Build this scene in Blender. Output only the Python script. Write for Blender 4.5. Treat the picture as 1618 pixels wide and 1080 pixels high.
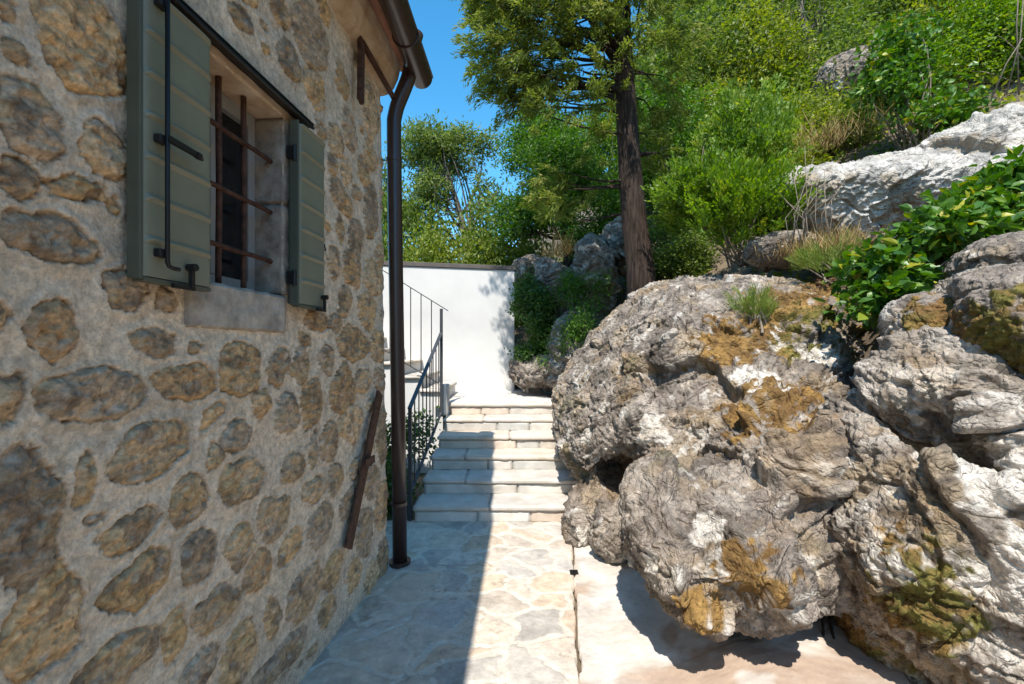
import bpy, math, random
import numpy as np
from mathutils import Vector, Matrix
random.seed(7)
RNG = np.random.default_rng(7)
R = math.radians
C = bpy.context.scene.collection
for o in list(bpy.data.objects):
    bpy.data.objects.remove(o)

# ------------------------------------------------------------------ camera, sky, sun, exposure
scene = bpy.context.scene
EYE = 1.64
cam_d = bpy.data.cameras.new('camera')
cam = bpy.data.objects.new('camera', cam_d); C.objects.link(cam)
cam.location = (0, 0, EYE); cam.rotation_euler = (R(90), 0, 0)
cam_d.sensor_width = 36; cam_d.lens = 16.0; cam_d.shift_y = 10/1618
cam_d.clip_start = 0.05; cam_d.clip_end = 2000
scene.camera = cam

SUN_DIR = Vector((0.40, 1.95, -3.10)).normalized()          # the way the light travels
elev = math.asin(-SUN_DIR.z)
azim = math.atan2(-SUN_DIR.x, -SUN_DIR.y)                    # compass angle of the sun from +Y towards +X
w = bpy.data.worlds.new('World'); scene.world = w; w.use_nodes = True
nt = w.node_tree; nt.nodes.clear()
sky = nt.nodes.new('ShaderNodeTexSky'); sky.sky_type = 'NISHITA'; sky.sun_disc = False
sky.sun_elevation = elev; sky.sun_rotation = azim
sky.air_density = 1.0; sky.dust_density = 0.3; sky.ozone_density = 2.0; sky.altitude = 300
hs = nt.nodes.new('ShaderNodeHueSaturation'); hs.inputs['Saturation'].default_value = 1.33; hs.inputs['Hue'].default_value = 0.485
bg = nt.nodes.new('ShaderNodeBackground'); bg.inputs['Strength'].default_value = 0.13
wo = nt.nodes.new('ShaderNodeOutputWorld')
nt.links.new(sky.outputs[0], hs.inputs['Color']); nt.links.new(hs.outputs[0], bg.inputs[0]); nt.links.new(bg.outputs[0], wo.inputs[0])
sd = bpy.data.lights.new('sun', 'SUN'); sd.energy = 3.1; sd.angle = R(0.53); sd.color = (1.0, 0.94, 0.85)
sun = bpy.data.objects.new('sun', sd); C.objects.link(sun)
sun.rotation_euler = SUN_DIR.to_track_quat('-Z', 'Y').to_euler()
scene.view_settings.view_transform = 'Standard'; scene.view_settings.look = 'None'
scene.view_settings.exposure = 1.24; scene.view_settings.gamma = 1
scene.render.engine = 'CYCLES'
scene.cycles.max_bounces = 8; scene.cycles.diffuse_bounces = 5; scene.cycles.transparent_max_bounces = 8
scene.cycles.use_denoising = True

# ------------------------------------------------------------------ numpy noise
def _h(ix, iy, iz, seed):
    n = (ix.astype(np.uint32)*np.uint32(374761393) + iy.astype(np.uint32)*np.uint32(668265263)
         + iz.astype(np.uint32)*np.uint32(2147483647) + np.uint32(seed*974711 & 0xffffffff))
    n = (n ^ (n >> np.uint32(13)))*np.uint32(1274126177)
    n = (n ^ (n >> np.uint32(16)))*np.uint32(2246822519)
    return n ^ (n >> np.uint32(15))
_G = np.array([[1,1,0],[-1,1,0],[1,-1,0],[-1,-1,0],[1,0,1],[-1,0,1],[1,0,-1],[-1,0,-1],
               [0,1,1],[0,-1,1],[0,1,-1],[0,-1,-1],[1,1,0],[-1,1,0],[0,-1,1],[0,-1,-1]], dtype=np.float32)
def noise(p, seed=0):
    p = np.asarray(p, dtype=np.float32)
    i = np.floor(p); f = p - i; i = i.astype(np.int64)
    u = f*f*f*(f*(f*6-15)+10)
    out = 0
    for dx in (0, 1):
        wx = u[:, 0] if dx else 1-u[:, 0]
        for dy in (0, 1):
            wy = u[:, 1] if dy else 1-u[:, 1]
            for dz in (0, 1):
                wz = u[:, 2] if dz else 1-u[:, 2]
                g = _G[_h(i[:, 0]+dx, i[:, 1]+dy, i[:, 2]+dz, seed) & np.uint32(15)]
                out = out + wx*wy*wz*(g[:, 0]*(f[:, 0]-dx)+g[:, 1]*(f[:, 1]-dy)+g[:, 2]*(f[:, 2]-dz))
    return out
def fbm(p, scale=1., octs=4, seed=0, gain=.5):
    out = 0; a = 1.
    for k in range(octs):
        out = out + a*noise(p*scale, seed+k*17); scale *= 2.03; a *= gain
    return out
def ridged(p, scale=1., octs=4, seed=0, gain=.5):
    out = 0; a = 1.
    for k in range(octs):
        out = out + a*(1-2.2*np.abs(noise(p*scale, seed+k*13))); scale *= 2.1; a *= gain
    return out
def worley(p, seed=0, dims=3, vecs=False):
    p = np.asarray(p, dtype=np.float32); i = np.floor(p).astype(np.int64); f = p - i
    n = len(p); f1 = np.full(n, 9., np.float32); f2 = np.full(n, 9., np.float32); cid = np.zeros(n, np.uint32); vec = np.zeros((n, 3), np.float32)
    for dx in (-1, 0, 1):
        for dy in (-1, 0, 1):
            for dz in ((-1, 0, 1) if dims == 3 else (0,)):
                h = _h(i[:, 0]+dx, i[:, 1]+dy, i[:, 2]+dz, seed)
                jx = (h & np.uint32(1023))/1023.; jy = ((h >> np.uint32(10)) & np.uint32(1023))/1023.; jz = ((h >> np.uint32(20)) & np.uint32(1023))/1023.
                d = np.sqrt((dx+jx-f[:, 0])**2+(dy+jy-f[:, 1])**2+((dz+jz-f[:, 2])**2 if dims == 3 else 0)).astype(np.float32)
                nearer = d < f1
                if vecs: vec[nearer] = -np.stack([dx+jx-f[:, 0], dy+jy-f[:, 1], dz+jz-f[:, 2]], 1)[nearer]
                f2 = np.where(nearer, f1, np.minimum(f2, d)); cid = np.where(nearer, h, cid); f1 = np.where(nearer, d, f1)
    return (f1, f2, cid, vec) if vecs else (f1, f2, cid)
def facet(p, seed, tilt=.9):
    """each cell of the noise a randomly tilted plane: broken, angular rock"""
    f1, f2, cid, v = worley(p, seed, 3, True)
    g = np.stack([((cid >> np.uint32(s_)) & np.uint32(255))/127.5-1 for s_ in (3, 11, 19)], 1)
    return ((cid & np.uint32(255))/255.-.5)*.6+tilt*(v*g).sum(1), f2-f1
def sstep(a, b, x):
    t = np.clip((x-a)/(b-a), 0, 1); return t*t*(3-2*t)
def mixc(a, b, t):
    return a*(1-t)[:, None] + np.asarray(b, dtype=np.float64)*t[:, None]

# ------------------------------------------------------------------ mesh helpers
def mesh_np(name, V, F, mat=None, parent=None, smooth=True, col=None, tint=None, loc=None):
    V = np.ascontiguousarray(V, dtype=np.float32)
    me = bpy.data.meshes.new(name)
    me.vertices.add(len(V)); me.vertices.foreach_set('co', V.ravel())
    if isinstance(F, np.ndarray):
        n, k = F.shape
        me.loops.add(n*k); me.loops.foreach_set('vertex_index', np.ascontiguousarray(F, dtype=np.int32).ravel())
        me.polygons.add(n); me.polygons.foreach_set('loop_start', np.arange(0, n*k, k, dtype=np.int32))
        me.polygons.foreach_set('loop_total', np.full(n, k, dtype=np.int32))
    else:
        n = len(F); tot = np.array([len(f) for f in F], dtype=np.int32); fl = np.array([v for f in F for v in f], dtype=np.int32)
        me.loops.add(len(fl)); me.loops.foreach_set('vertex_index', fl)
        me.polygons.add(n); me.polygons.foreach_set('loop_start', np.concatenate([[0], np.cumsum(tot)[:-1]]).astype(np.int32))
        me.polygons.foreach_set('loop_total', tot)
    me.polygons.foreach_set('use_smooth', np.full(n, smooth, dtype=bool))
    me.update(calc_edges=True); me.validate()
    if col is not None:
        a = me.color_attributes.new('col', 'FLOAT_COLOR', 'POINT')
        a.data.foreach_set('color', np.ascontiguousarray(np.concatenate([col, np.ones((len(V), 1))], 1), dtype=np.float32).ravel())
    if tint is not None:
        a = me.attributes.new('tint', 'FLOAT', 'POINT'); a.data.foreach_set('value', np.ascontiguousarray(tint, dtype=np.float32))
    if mat: me.materials.append(mat)
    o = bpy.data.objects.new(name, me); C.objects.link(o)
    if parent is not None: o.parent = parent
    if loc is not None: o.location = loc
    return o
def grid_faces(nu, nv, wrap=False):
    i = np.arange(nu-1)[:, None]; j = np.arange(nv if wrap else nv-1)[None, :]; j2 = (j+1) % nv
    return np.stack([i*nv+j, (i+1)*nv+j, (i+1)*nv+j2, i*nv+j2], -1).reshape(-1, 4)
class MB:
    def __init__(s): s.v = []; s.f = []
    def add(s, V, F):
        b = len(s.v); s.v += [tuple(v) for v in V]; s.f += [tuple(i+b for i in f) for f in F]
    def box(s, x0, x1, y0, y1, z0, z1, bev=0.0):
        if x1 < x0: x0, x1 = x1, x0
        if bev <= 0:
            s.add([(x, y, z) for x in (x0, x1) for y in (y0, y1) for z in (z0, z1)],
                  [(0,1,3,2),(4,6,7,5),(0,4,5,1),(2,3,7,6),(0,2,6,4),(1,5,7,3)])
        else:
            s.prism([(x0+bev,y0),(x1-bev,y0),(x1,y0+bev),(x1,y1-bev),(x1-bev,y1),(x0+bev,y1),(x0,y1-bev),(x0,y0+bev)], z0, z1)
    def prism(s, poly, z0, z1):
        n = len(poly)
        s.add([(x, y, z0) for x, y in poly]+[(x, y, z1) for x, y in poly],
              [tuple(range(n))[::-1], tuple(range(n, 2*n))]+[(i, (i+1) % n, n+(i+1) % n, n+i) for i in range(n)])
    def extrude(s, A, B):                                   # two matching outlines in space
        n = len(A); s.add(list(A)+list(B), [tuple(range(n))[::-1], tuple(range(n, 2*n))]+[(i, (i+1) % n, n+(i+1) % n, n+i) for i in range(n)])
    def bar(s, p, q, w_, h_, up=(0, 0, 1)):                 # a rectangular bar from p to q
        p = Vector(p); q = Vector(q); d = (q-p).normalized(); r = d.cross(Vector(up)).normalized(); u = r.cross(d)
        c = [r*w_/2+u*h_/2, -r*w_/2+u*h_/2, -r*w_/2-u*h_/2, r*w_/2-u*h_/2]
        s.extrude([p+k for k in c], [q+k for k in c])
    def tube(s, pts, rad, n=8, cap=True):
        pts = [Vector(p) for p in pts]; rad = rad if isinstance(rad, (list, tuple)) else [rad]*len(pts)
        ref = None; V = []; F = []
        for i, p in enumerate(pts):
            t = (pts[min(i+1, len(pts)-1)]-pts[max(i-1, 0)]).normalized()
            if ref is None: ref = t.orthogonal().normalized()
            ref = (ref-t*ref.dot(t)).normalized(); b = t.cross(ref)
            for k in range(n):
                a = 2*math.pi*k/n; V.append(p+(ref*math.cos(a)+b*math.sin(a))*rad[i])
        for i in range(len(pts)-1):
            for k in range(n):
                F.append((i*n+k, i*n+(k+1) % n, (i+1)*n+(k+1) % n, (i+1)*n+k))
        if cap: F.append(tuple(range(n))[::-1]); F.append(tuple((len(pts)-1)*n+k for k in range(n)))
        s.add(V, F)
    def build(s, name, mat, parent=None, smooth=False, bevel=0):
        o = mesh_np(name, np.array([tuple(v) for v in s.v]), s.f, mat, parent, smooth)
        if bevel:
            m = o.modifiers.new('bevel', 'BEVEL'); m.width = bevel; m.segments = 2; m.limit_method = 'ANGLE'; m.angle_limit = R(40)
        return o
def tag(o, label=None, cat=None, group=None, kind=None):
    if label: o['label'] = label
    if cat: o['category'] = cat
    if group: o['group'] = group
    if kind: o['kind'] = kind
    return o
def thing(name, label, cat, loc=(0, 0, 0), group=None):
    o = bpy.data.objects.new(name, None); C.objects.link(o); o.location = loc; o.empty_display_size = .1
    return tag(o, label, cat, group)
def copy_tree(o, parent=None):
    c = o.copy(); C.objects.link(c)
    if parent is not None: c.parent = parent
    for ch in [k for k in bpy.data.objects if k.parent == o]: copy_tree(ch, c)
    return c
def at(px, py, Y):                                          # the point at depth Y seen at (px, py) of the photograph
    return Vector(((px-809)*Y/719, Y, EYE-(py-550)*Y/719))

# ------------------------------------------------------------------ materials
def newmat(name):
    m = bpy.data.materials.new(name); m.use_nodes = True; t = m.node_tree
    return m, t, t.nodes['Principled BSDF']
def N(t, ty, **kw):
    n = t.nodes.new(ty)
    for k, v in kw.items():
        if k in n.inputs: n.inputs[k].default_value = v
        else: setattr(n, k, v)
    return n
def bump(t, b, h, strength, dist):
    n = N(t, 'ShaderNodeBump', Strength=strength, Distance=dist); t.links.new(h, n.inputs['Height']); t.links.new(n.outputs[0], b.inputs['Normal']); return n
def plain(name, col, rough=.6, metal=0., var=.25, scale=8., bmp=.0, bscale=60., bdist=.002, col2=None, spec=.5, detail=6):
    m, t, b = newmat(name)
    co = N(t, 'ShaderNodeTexCoord')
    nz = N(t, 'ShaderNodeTexNoise', Scale=scale, Detail=detail, Roughness=.65); t.links.new(co.outputs['Object'], nz.inputs['Vector'])
    r = N(t, 'ShaderNodeValToRGB'); c1 = np.array(col)*(1-var); c2 = np.array(col2 if col2 else np.array(col)*(1+var))
    r.color_ramp.elements[0].color = (*c1, 1); r.color_ramp.elements[1].color = (*c2, 1)
    r.color_ramp.elements[0].position = .32; r.color_ramp.elements[1].position = .68
    t.links.new(nz.outputs['Fac'], r.inputs[0]); t.links.new(r.outputs[0], b.inputs['Base Color'])
    b.inputs['Roughness'].default_value = rough; b.inputs['Metallic'].default_value = metal; b.inputs['Specular IOR Level'].default_value = spec
    if bmp:
        n2 = N(t, 'ShaderNodeTexNoise', Scale=bscale, Detail=5, Roughness=.6); t.links.new(co.outputs['Object'], n2.inputs['Vector'])
        bump(t, b, n2.outputs['Fac'], bmp, bdist)
    return m
def attr_mat(name, rough=.9, fine=90., fstr=.5, fdist=.004, cvar=.35, mid=24., spec=.25, crk=0.):
    """base colour from the mesh's own stone colours, with fine grain on top"""
    m, t, b = newmat(name)
    a = N(t, 'ShaderNodeAttribute', attribute_name='col'); co = N(t, 'ShaderNodeTexCoord')
    n1 = N(t, 'ShaderNodeTexNoise', Scale=fine, Detail=6, Roughness=.7); n2 = N(t, 'ShaderNodeTexNoise', Scale=mid, Detail=7, Roughness=.68)
    for n in (n1, n2): t.links.new(co.outputs['Object'], n.inputs['Vector'])
    mr = N(t, 'ShaderNodeMapRange'); mr.inputs[1].default_value = .3; mr.inputs[2].default_value = .7; mr.inputs[3].default_value = 1-cvar; mr.inputs[4].default_value = 1+cvar
    t.links.new(n2.outputs['Fac'], mr.inputs[0])
    mr2 = N(t, 'ShaderNodeMapRange'); mr2.inputs[1].default_value = .3; mr2.inputs[2].default_value = .7; mr2.inputs[3].default_value = 1-cvar*.6; mr2.inputs[4].default_value = 1+cvar*.6
    t.links.new(n1.outputs['Fac'], mr2.inputs[0])
    mm = N(t, 'ShaderNodeMath', operation='MULTIPLY'); t.links.new(mr.outputs[0], mm.inputs[0]); t.links.new(mr2.outputs[0], mm.inputs[1])
    v = N(t, 'ShaderNodeVectorMath', operation='SCALE'); t.links.new(a.outputs['Color'], v.inputs[0]); t.links.new(mm.outputs[0], v.inputs['Scale'])
    t.links.new(v.outputs[0], b.inputs['Base Color']); b.inputs['Roughness'].default_value = rough; b.inputs['Specular IOR Level'].default_value = spec
    ad = N(t, 'ShaderNodeMath', operation='ADD'); t.links.new(n1.outputs['Fac'], ad.inputs[0]); t.links.new(n2.outputs['Fac'], ad.inputs[1])
    src = ad.outputs[0]
    if crk:
        dn = N(t, 'ShaderNodeTexNoise', Scale=5., Detail=4); t.links.new(co.outputs['Object'], dn.inputs['Vector'])
        mxv = N(t, 'ShaderNodeVectorMath', operation='MULTIPLY_ADD'); mxv.inputs[1].default_value = (.22, .22, .22); t.links.new(dn.outputs['Color'], mxv.inputs[0]); t.links.new(co.outputs['Object'], mxv.inputs[2])
        for sc_, wd_, am_ in ((5., .07, 2.2), (13., .10, 1.3), (31., .16, .7)):
            vo = N(t, 'ShaderNodeTexVoronoi', Scale=sc_); vo.feature = 'DISTANCE_TO_EDGE'; t.links.new(mxv.outputs[0], vo.inputs['Vector'])
            q = N(t, 'ShaderNodeMapRange'); q.inputs[2].default_value = wd_; q.inputs[4].default_value = am_*crk; t.links.new(vo.outputs['Distance'], q.inputs[0])
            a2 = N(t, 'ShaderNodeMath', operation='ADD'); t.links.new(src, a2.inputs[0]); t.links.new(q.outputs[0], a2.inputs[1]); src = a2.outputs[0]
    bump(t, b, src, fstr, fdist)
    return m
def leaf_mat(name, dark, light, tip=None, rough=.45, trans=.35, spec=.4):
    m, t, b = newmat(name)
    a = N(t, 'ShaderNodeAttribute', attribute_name='tint')
    r = N(t, 'ShaderNodeValToRGB'); e = r.color_ramp.elements
    e[0].color = (*dark, 1); e[0].position = 0; e[1].color = (*light, 1); e[1].position = .8
    if tip: k = e.new(1.); k.color = (*tip, 1)
    t.links.new(a.outputs['Fac'], r.inputs[0]); t.links.new(r.outputs[0], b.inputs['Base Color'])
    b.inputs['Roughness'].default_value = rough; b.inputs['Specular IOR Level'].default_value = spec
    tr = N(t, 'ShaderNodeBsdfTranslucent'); hsv = N(t, 'ShaderNodeHueSaturation', Saturation=1.15, Value=1.5)
    t.links.new(r.outputs[0], hsv.inputs['Color']); t.links.new(hsv.outputs[0], tr.inputs['Color'])
    mx = N(t, 'ShaderNodeMixShader', Fac=trans); out = t.nodes['Material Output']
    t.links.new(b.outputs[0], mx.inputs[1]); t.links.new(tr.outputs[0], mx.inputs[2]); t.links.new(mx.outputs[0], out.inputs[0])
    return m
M = {}
M['wall'] = attr_mat('rubble masonry', .92, 95, .9, .008, .38, 30)
M['rock'] = attr_mat('limestone rock', .9, 60, .8, .014, .45, 16, crk=.42)
M['white_rock'] = attr_mat('white limestone', .9, 50, .8, .014, .28, 12, crk=.35)
M['pave'] = attr_mat('flagstones', .8, 60, .45, .004, .16, 14)
M['concrete'] = attr_mat('concrete', .9, 70, .35, .004, .12, 9)
M['trim'] = plain('dressed limestone', (.36,.31,.25), .9, 0, .3, 14, .6, 90, .004, (.52,.46,.38))
M['step'] = plain('step stone', (.50,.435,.36), .85, 0, .12, 5, .5, 70, .004, (.60,.55,.49))
M['riser'] = plain('riser stone', (.48,.435,.375), .85, 0, .14, 4, .5, 60, .004, (.60,.555,.49))
M['plaster'] = plain('white plaster', (.63,.622,.60), .9, 0, .09, .8, .25, 120, .002)
M['coping'] = plain('dark coping', (.10,.085,.075), .7, 0, .2, 8, .2)
M['shutter'] = plain('sage shutter paint', (.20,.205,.145), .45, 0, .10, 6, .12, 40, .001)
M['shutter_edge'] = plain('dark green shutter frame', (.085,.092,.065), .5, 0, .12, 6)
M['brown'] = plain('brown coated metal', (.040,.022,.018), .32, .0, .12, 5, 0, spec=.6)
M['black'] = plain('black iron', (.012,.012,.012), .5, .2, .2, 20, .15, 80, .001)
M['rust'] = plain('rusty iron', (.070,.030,.018), .75, .3, .5, 30, .5, 90, .002, (.13,.060,.035))
M['rail'] = plain('grey railing paint', (.050,.053,.057), .45, .2, .15, 10)
M['winframe'] = plain('pale window frame', (.32,.32,.30), .5, 0, .08, 5)
m, t, b = newmat('window glass'); b.inputs['Base Color'].default_value = (.012,.014,.015,1); b.inputs['Roughness'].default_value = .06; M['glass'] = m
M['jamb'] = plain('darker limestone', (.25,.205,.155), .9, 0, .35, 12, .7, 70, .005, (.40,.34,.27))  # darker tone of the dressed limestone for the visible window jamb
M['curtain'] = plain('dark interior', (.03,.03,.03), .9)
M['soil'] = plain('dry soil', (.105,.075,.048), .95, 0, .4, 3, .8, 18, .02, (.19,.145,.095))
M['ground'] = plain('gritty ground', (.26,.23,.19), .95, 0, .25, 2, .6, 30, .01)
M['tile'] = plain('clay roof tile', (.33,.15,.09), .85, 0, .3, 6, .4, 40, .005)
M['bark'] = None
def bark(name, c1, c2, sc=(14, 14, 2.2), dist=.02):
    m, t, b = newmat(name); co = N(t, 'ShaderNodeTexCoord'); mp = N(t, 'ShaderNodeMapping'); mp.inputs['Scale'].default_value = sc
    t.links.new(co.outputs['Object'], mp.inputs[0]); nz = N(t, 'ShaderNodeTexNoise', Scale=2.2, Detail=8, Roughness=.7, Distortion=.5); t.links.new(mp.outputs[0], nz.inputs['Vector'])
    r = N(t, 'ShaderNodeValToRGB'); r.color_ramp.elements[0].color = (*c1, 1); r.color_ramp.elements[1].color = (*c2, 1); r.color_ramp.elements[0].position = .36; r.color_ramp.elements[1].position = .68
    t.links.new(nz.outputs['Fac'], r.inputs[0]); t.links.new(r.outputs[0], b.inputs['Base Color']); b.inputs['Roughness'].default_value = .95; b.inputs['Specular IOR Level'].default_value = .15
    bump(t, b, nz.outputs['Fac'], .9, dist); return m
M['bark'] = bark('stringy bark', (.014,.009,.007), (.080,.056,.043))
M['bark_grey'] = bark('grey bark', (.08,.07,.06), (.24,.21,.18), (9, 9, 3), .01)
M['juniper'] = leaf_mat('juniper sprays', (.055,.078,.014), (.20,.25,.045), (.34,.32,.10), .6, .4, .2)
M['holm'] = leaf_mat('dense green leaves', (.032,.080,.012), (.11,.22,.026), (.17,.28,.05), .5, .42)
M['ash'] = leaf_mat('light green leaves', (.06,.105,.022), (.19,.25,.06), (.30,.32,.12), .5, .45)
M['pome'] = leaf_mat('bright green leaflets', (.055,.125,.010), (.20,.315,.028), (.40,.39,.06), .45, .45)
M['wood'] = leaf_mat('woodland leaves', (.045,.085,.014), (.17,.235,.042), (.29,.31,.08), .5, .45)
M['gold'] = leaf_mat('yellow green leaves', (.07,.115,.014), (.26,.305,.045), (.38,.37,.07), .5, .45)
M['broad'] = leaf_mat('glossy broad leaves', (.03,.09,.012), (.10,.21,.022), (.36,.34,.03), .38, .3, .35)
M['ivy'] = leaf_mat('ivy leaves', (.020,.060,.012), (.075,.15,.025), (.12,.2,.04), .4, .3)
M['straw'] = leaf_mat('dry straw', (.20,.12,.045), (.42,.29,.12), (.5,.4,.2), .8, .25, .2)
M['litter'] = leaf_mat('fallen leaves', (.09,.045,.02), (.25,.13,.05), (.36,.22,.10), .8, .1, .2)
M['turf'] = leaf_mat('short grass', (.08,.14,.02), (.24,.30,.06), (.3,.3,.1), .6, .35)
M['twig'] = plain('grey twigs', (.20,.16,.12), .9, 0, .25, 20)

# ------------------------------------------------------------------ the land
def x_foot(Y):
    return np.interp(Y, [-8, 2.4, 3.4, 4.2, 6.2, 7.4, 8.2, 60], [2.1, 2.1, 2.05, 1.6, 1.15, .65, .30, .1])
def terrain(X, Y):
    s = X-x_foot(Y)
    z = 1.9*sstep(0, .9, s)+.72*np.maximum(s-1.1, 0)+.28*np.maximum(Y-5.5, 0)*sstep(0, 1.2, s)
    z = z + .16*sstep(1.0, 1.4, X)*(Y < 3.9) + np.where(s > 14, -(s-14)*.35, 0)
    back = sstep(8.3, 9.0, Y)*np.clip(2.1-np.maximum(-X-1, 0)*.05, 1.2, 2.1)*(1-sstep(0, .9, s))
    return z+back
def ground_z(X, Y):
    X = np.atleast_1d(np.asarray(X, float)); Y = np.atleast_1d(np.asarray(Y, float))
    P = np.stack([X, Y, 0*X], 1)
    return terrain(X, Y)+.10*fbm(P, .9, 4, 5)*sstep(.3, 1.6, X-x_foot(Y))
def gz(X, Y): return float(ground_z(X, Y)[0])
xs = np.concatenate([np.linspace(-300, -12, 14), np.linspace(-10, -1.2, 20), np.linspace(-1, 14, 190), np.linspace(15, 60, 30), np.linspace(80, 400, 10)])
ys = np.concatenate([np.linspace(-200, -10, 12), np.linspace(-8, 1, 30), np.linspace(1.1, 14, 160), np.linspace(15, 50, 30), np.linspace(70, 500, 10)])
GX, GY = np.meshgrid(xs, ys, indexing='ij'); gx, gy = GX.ravel(), GY.ravel()
gzv = ground_z(gx, gy)-.07
gzv = np.where(gy > 60, gzv*np.clip(1-(gy-60)/300, 0, 1), gzv)
o = mesh_np('ground', np.stack([gx, gy, gzv], 1), grid_faces(len(xs), len(ys)), M['soil']); tag(o, 'dry brown soil of the yard and the hillside', kind='structure')

# ------------------------------------------------------------------ pavement, apron
def crack_x(Y):
    return np.interp(Y, [-6, 0, 2.2, 3.2, 4.05, 4.4], [-.1, .12, .33, .44, .545, .60])
def wallx(Y): return -1.23+.085*Y
nu, nv = 300, 900
Yg = np.concatenate([np.linspace(-6, 1.2, 150), np.linspace(1.21, 4.34, nv-150)])
u = np.linspace(0, 1, nu)
YY, UU = np.meshgrid(Yg, u, indexing='ij'); YY = YY.ravel(); UU = UU.ravel()
P2 = np.stack([YY, 0*YY, 0*YY], 1)
edge = crack_x(YY)-.010+.020*fbm(P2, 6, 5, 3, .6)
x0 = np.where(YY > 3.43, -1.9, wallx(YY)-.06)
XX = x0+(edge-x0)*UU
Pw = np.stack([XX, YY, 0*XX], 1)
wv = np.stack([XX*3.3+.32*fbm(Pw, 3.2, 3, 11), YY*4.0+.32*fbm(Pw, 3.2, 3, 12), 0*XX], 1)
f1, f2, cid = worley(wv, 4, 2)
d = (f2-f1)+.06*fbm(Pw, 22, 3, 19)
stone = sstep(.07, .17, d)
rid = (cid & np.uint32(255))/255.; rid2 = ((cid >> np.uint32(8)) & np.uint32(255))/255.
pal = np.array([[.57,.475,.37],[.52,.455,.39],[.46,.43,.40],[.62,.55,.47],[.56,.45,.355],[.59,.51,.43],[.50,.475,.45]])
pc = pal[(rid*6.99).astype(int)]*(.90+.2*rid2)[:, None]
mort = np.tile(np.array([.64,.59,.52]), (len(XX), 1))*(1+.10*fbm(Pw, 6, 4, 23))[:, None]
pc = pc*(1+.22*fbm(Pw, 9, 5, 21))[:, None]
smear = sstep(.02, .32, fbm(Pw, 2.4, 4, 31)+.05)               # mortar wash lying over some of the stones
pc = mixc(pc, [.62,.58,.52], smear*.55)
colp = .80*mort*(1-stone)[:, None]+.80*pc*stone[:, None]
colp = mixc(colp, [.27,.225,.18], sstep(.30, .55, fbm(Pw, 20, 4, 33, .65))*.6*sstep(-.1, .3, fbm(Pw, 1.8, 3, 35)))
zz = .006*stone+.004*fbm(Pw, 14, 4, 27)+.006*fbm(Pw, 2, 2, 29)
zz = np.where(UU > .999, -.05, zz)
o = mesh_np('pavement', np.stack([XX, YY, zz], 1), grid_faces(len(Yg), nu), M['pave'], col=colp*np.array([1.06, 1.03, .98]))
tag(o, 'crazy paving of pale flagstones along the house', kind='structure')
# concrete apron between the paving and the rocks
nu = 160; u = np.linspace(0, 1, nu)**1.3; Yg = np.concatenate([np.linspace(-6, 1.2, 60), np.linspace(1.22, 4.45, 420)])
YY, UU = np.meshgrid(Yg, u, indexing='ij'); YY = YY.ravel(); UU = UU.ravel(); P2 = np.stack([YY, 0*YY+9, 0*YY], 1)
x0 = crack_x(YY)+.006+.022*fbm(P2, 6, 5, 41, .6); XX = x0+UU*(1.75-.16*YY+.08*np.sin(YY*3)); Pw = np.stack([XX, YY, 0*XX], 1)
dx = XX-x0
zz = .006+.03*sstep(.1, .4, dx)+.16*sstep(.35, .95, dx)+.015*fbm(Pw, 3.0, 3, 43)+.0035*fbm(Pw, 22, 4, 44); zz = np.where(UU < .001, -.05, zz)
ca = np.tile(np.array([.64,.58,.51]), (len(XX), 1))*(1+.16*fbm(Pw, 3, 5, 45))[:, None]
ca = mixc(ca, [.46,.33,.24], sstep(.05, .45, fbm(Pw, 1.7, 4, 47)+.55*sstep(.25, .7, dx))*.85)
ca = mixc(ca, [.72,.69,.65], sstep(.1, .4, fbm(Pw, 2.6, 4, 48))*.6)
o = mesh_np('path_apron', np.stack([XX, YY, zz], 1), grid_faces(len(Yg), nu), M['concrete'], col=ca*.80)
tag(o, 'pinkish concrete strip between the flagstones and the boulders', kind='structure')
dr = MB(); cx, cy = at(907, 905, 3.32).x, 3.32
for k in range(4): dr.box(cx-.03+k*.018, cx-.025+k*.018, cy-.03, cy+.03, .002, .010)
for k in range(4): dr.box(cx-.03, cx+.03, cy-.03+k*.018, cy-.025+k*.018, .0035, .0115)
dro = dr.build('drain_grate', M['black']); tag(dro, 'small square drain grate in the crack beside the flagstones', 'drain')

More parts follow.
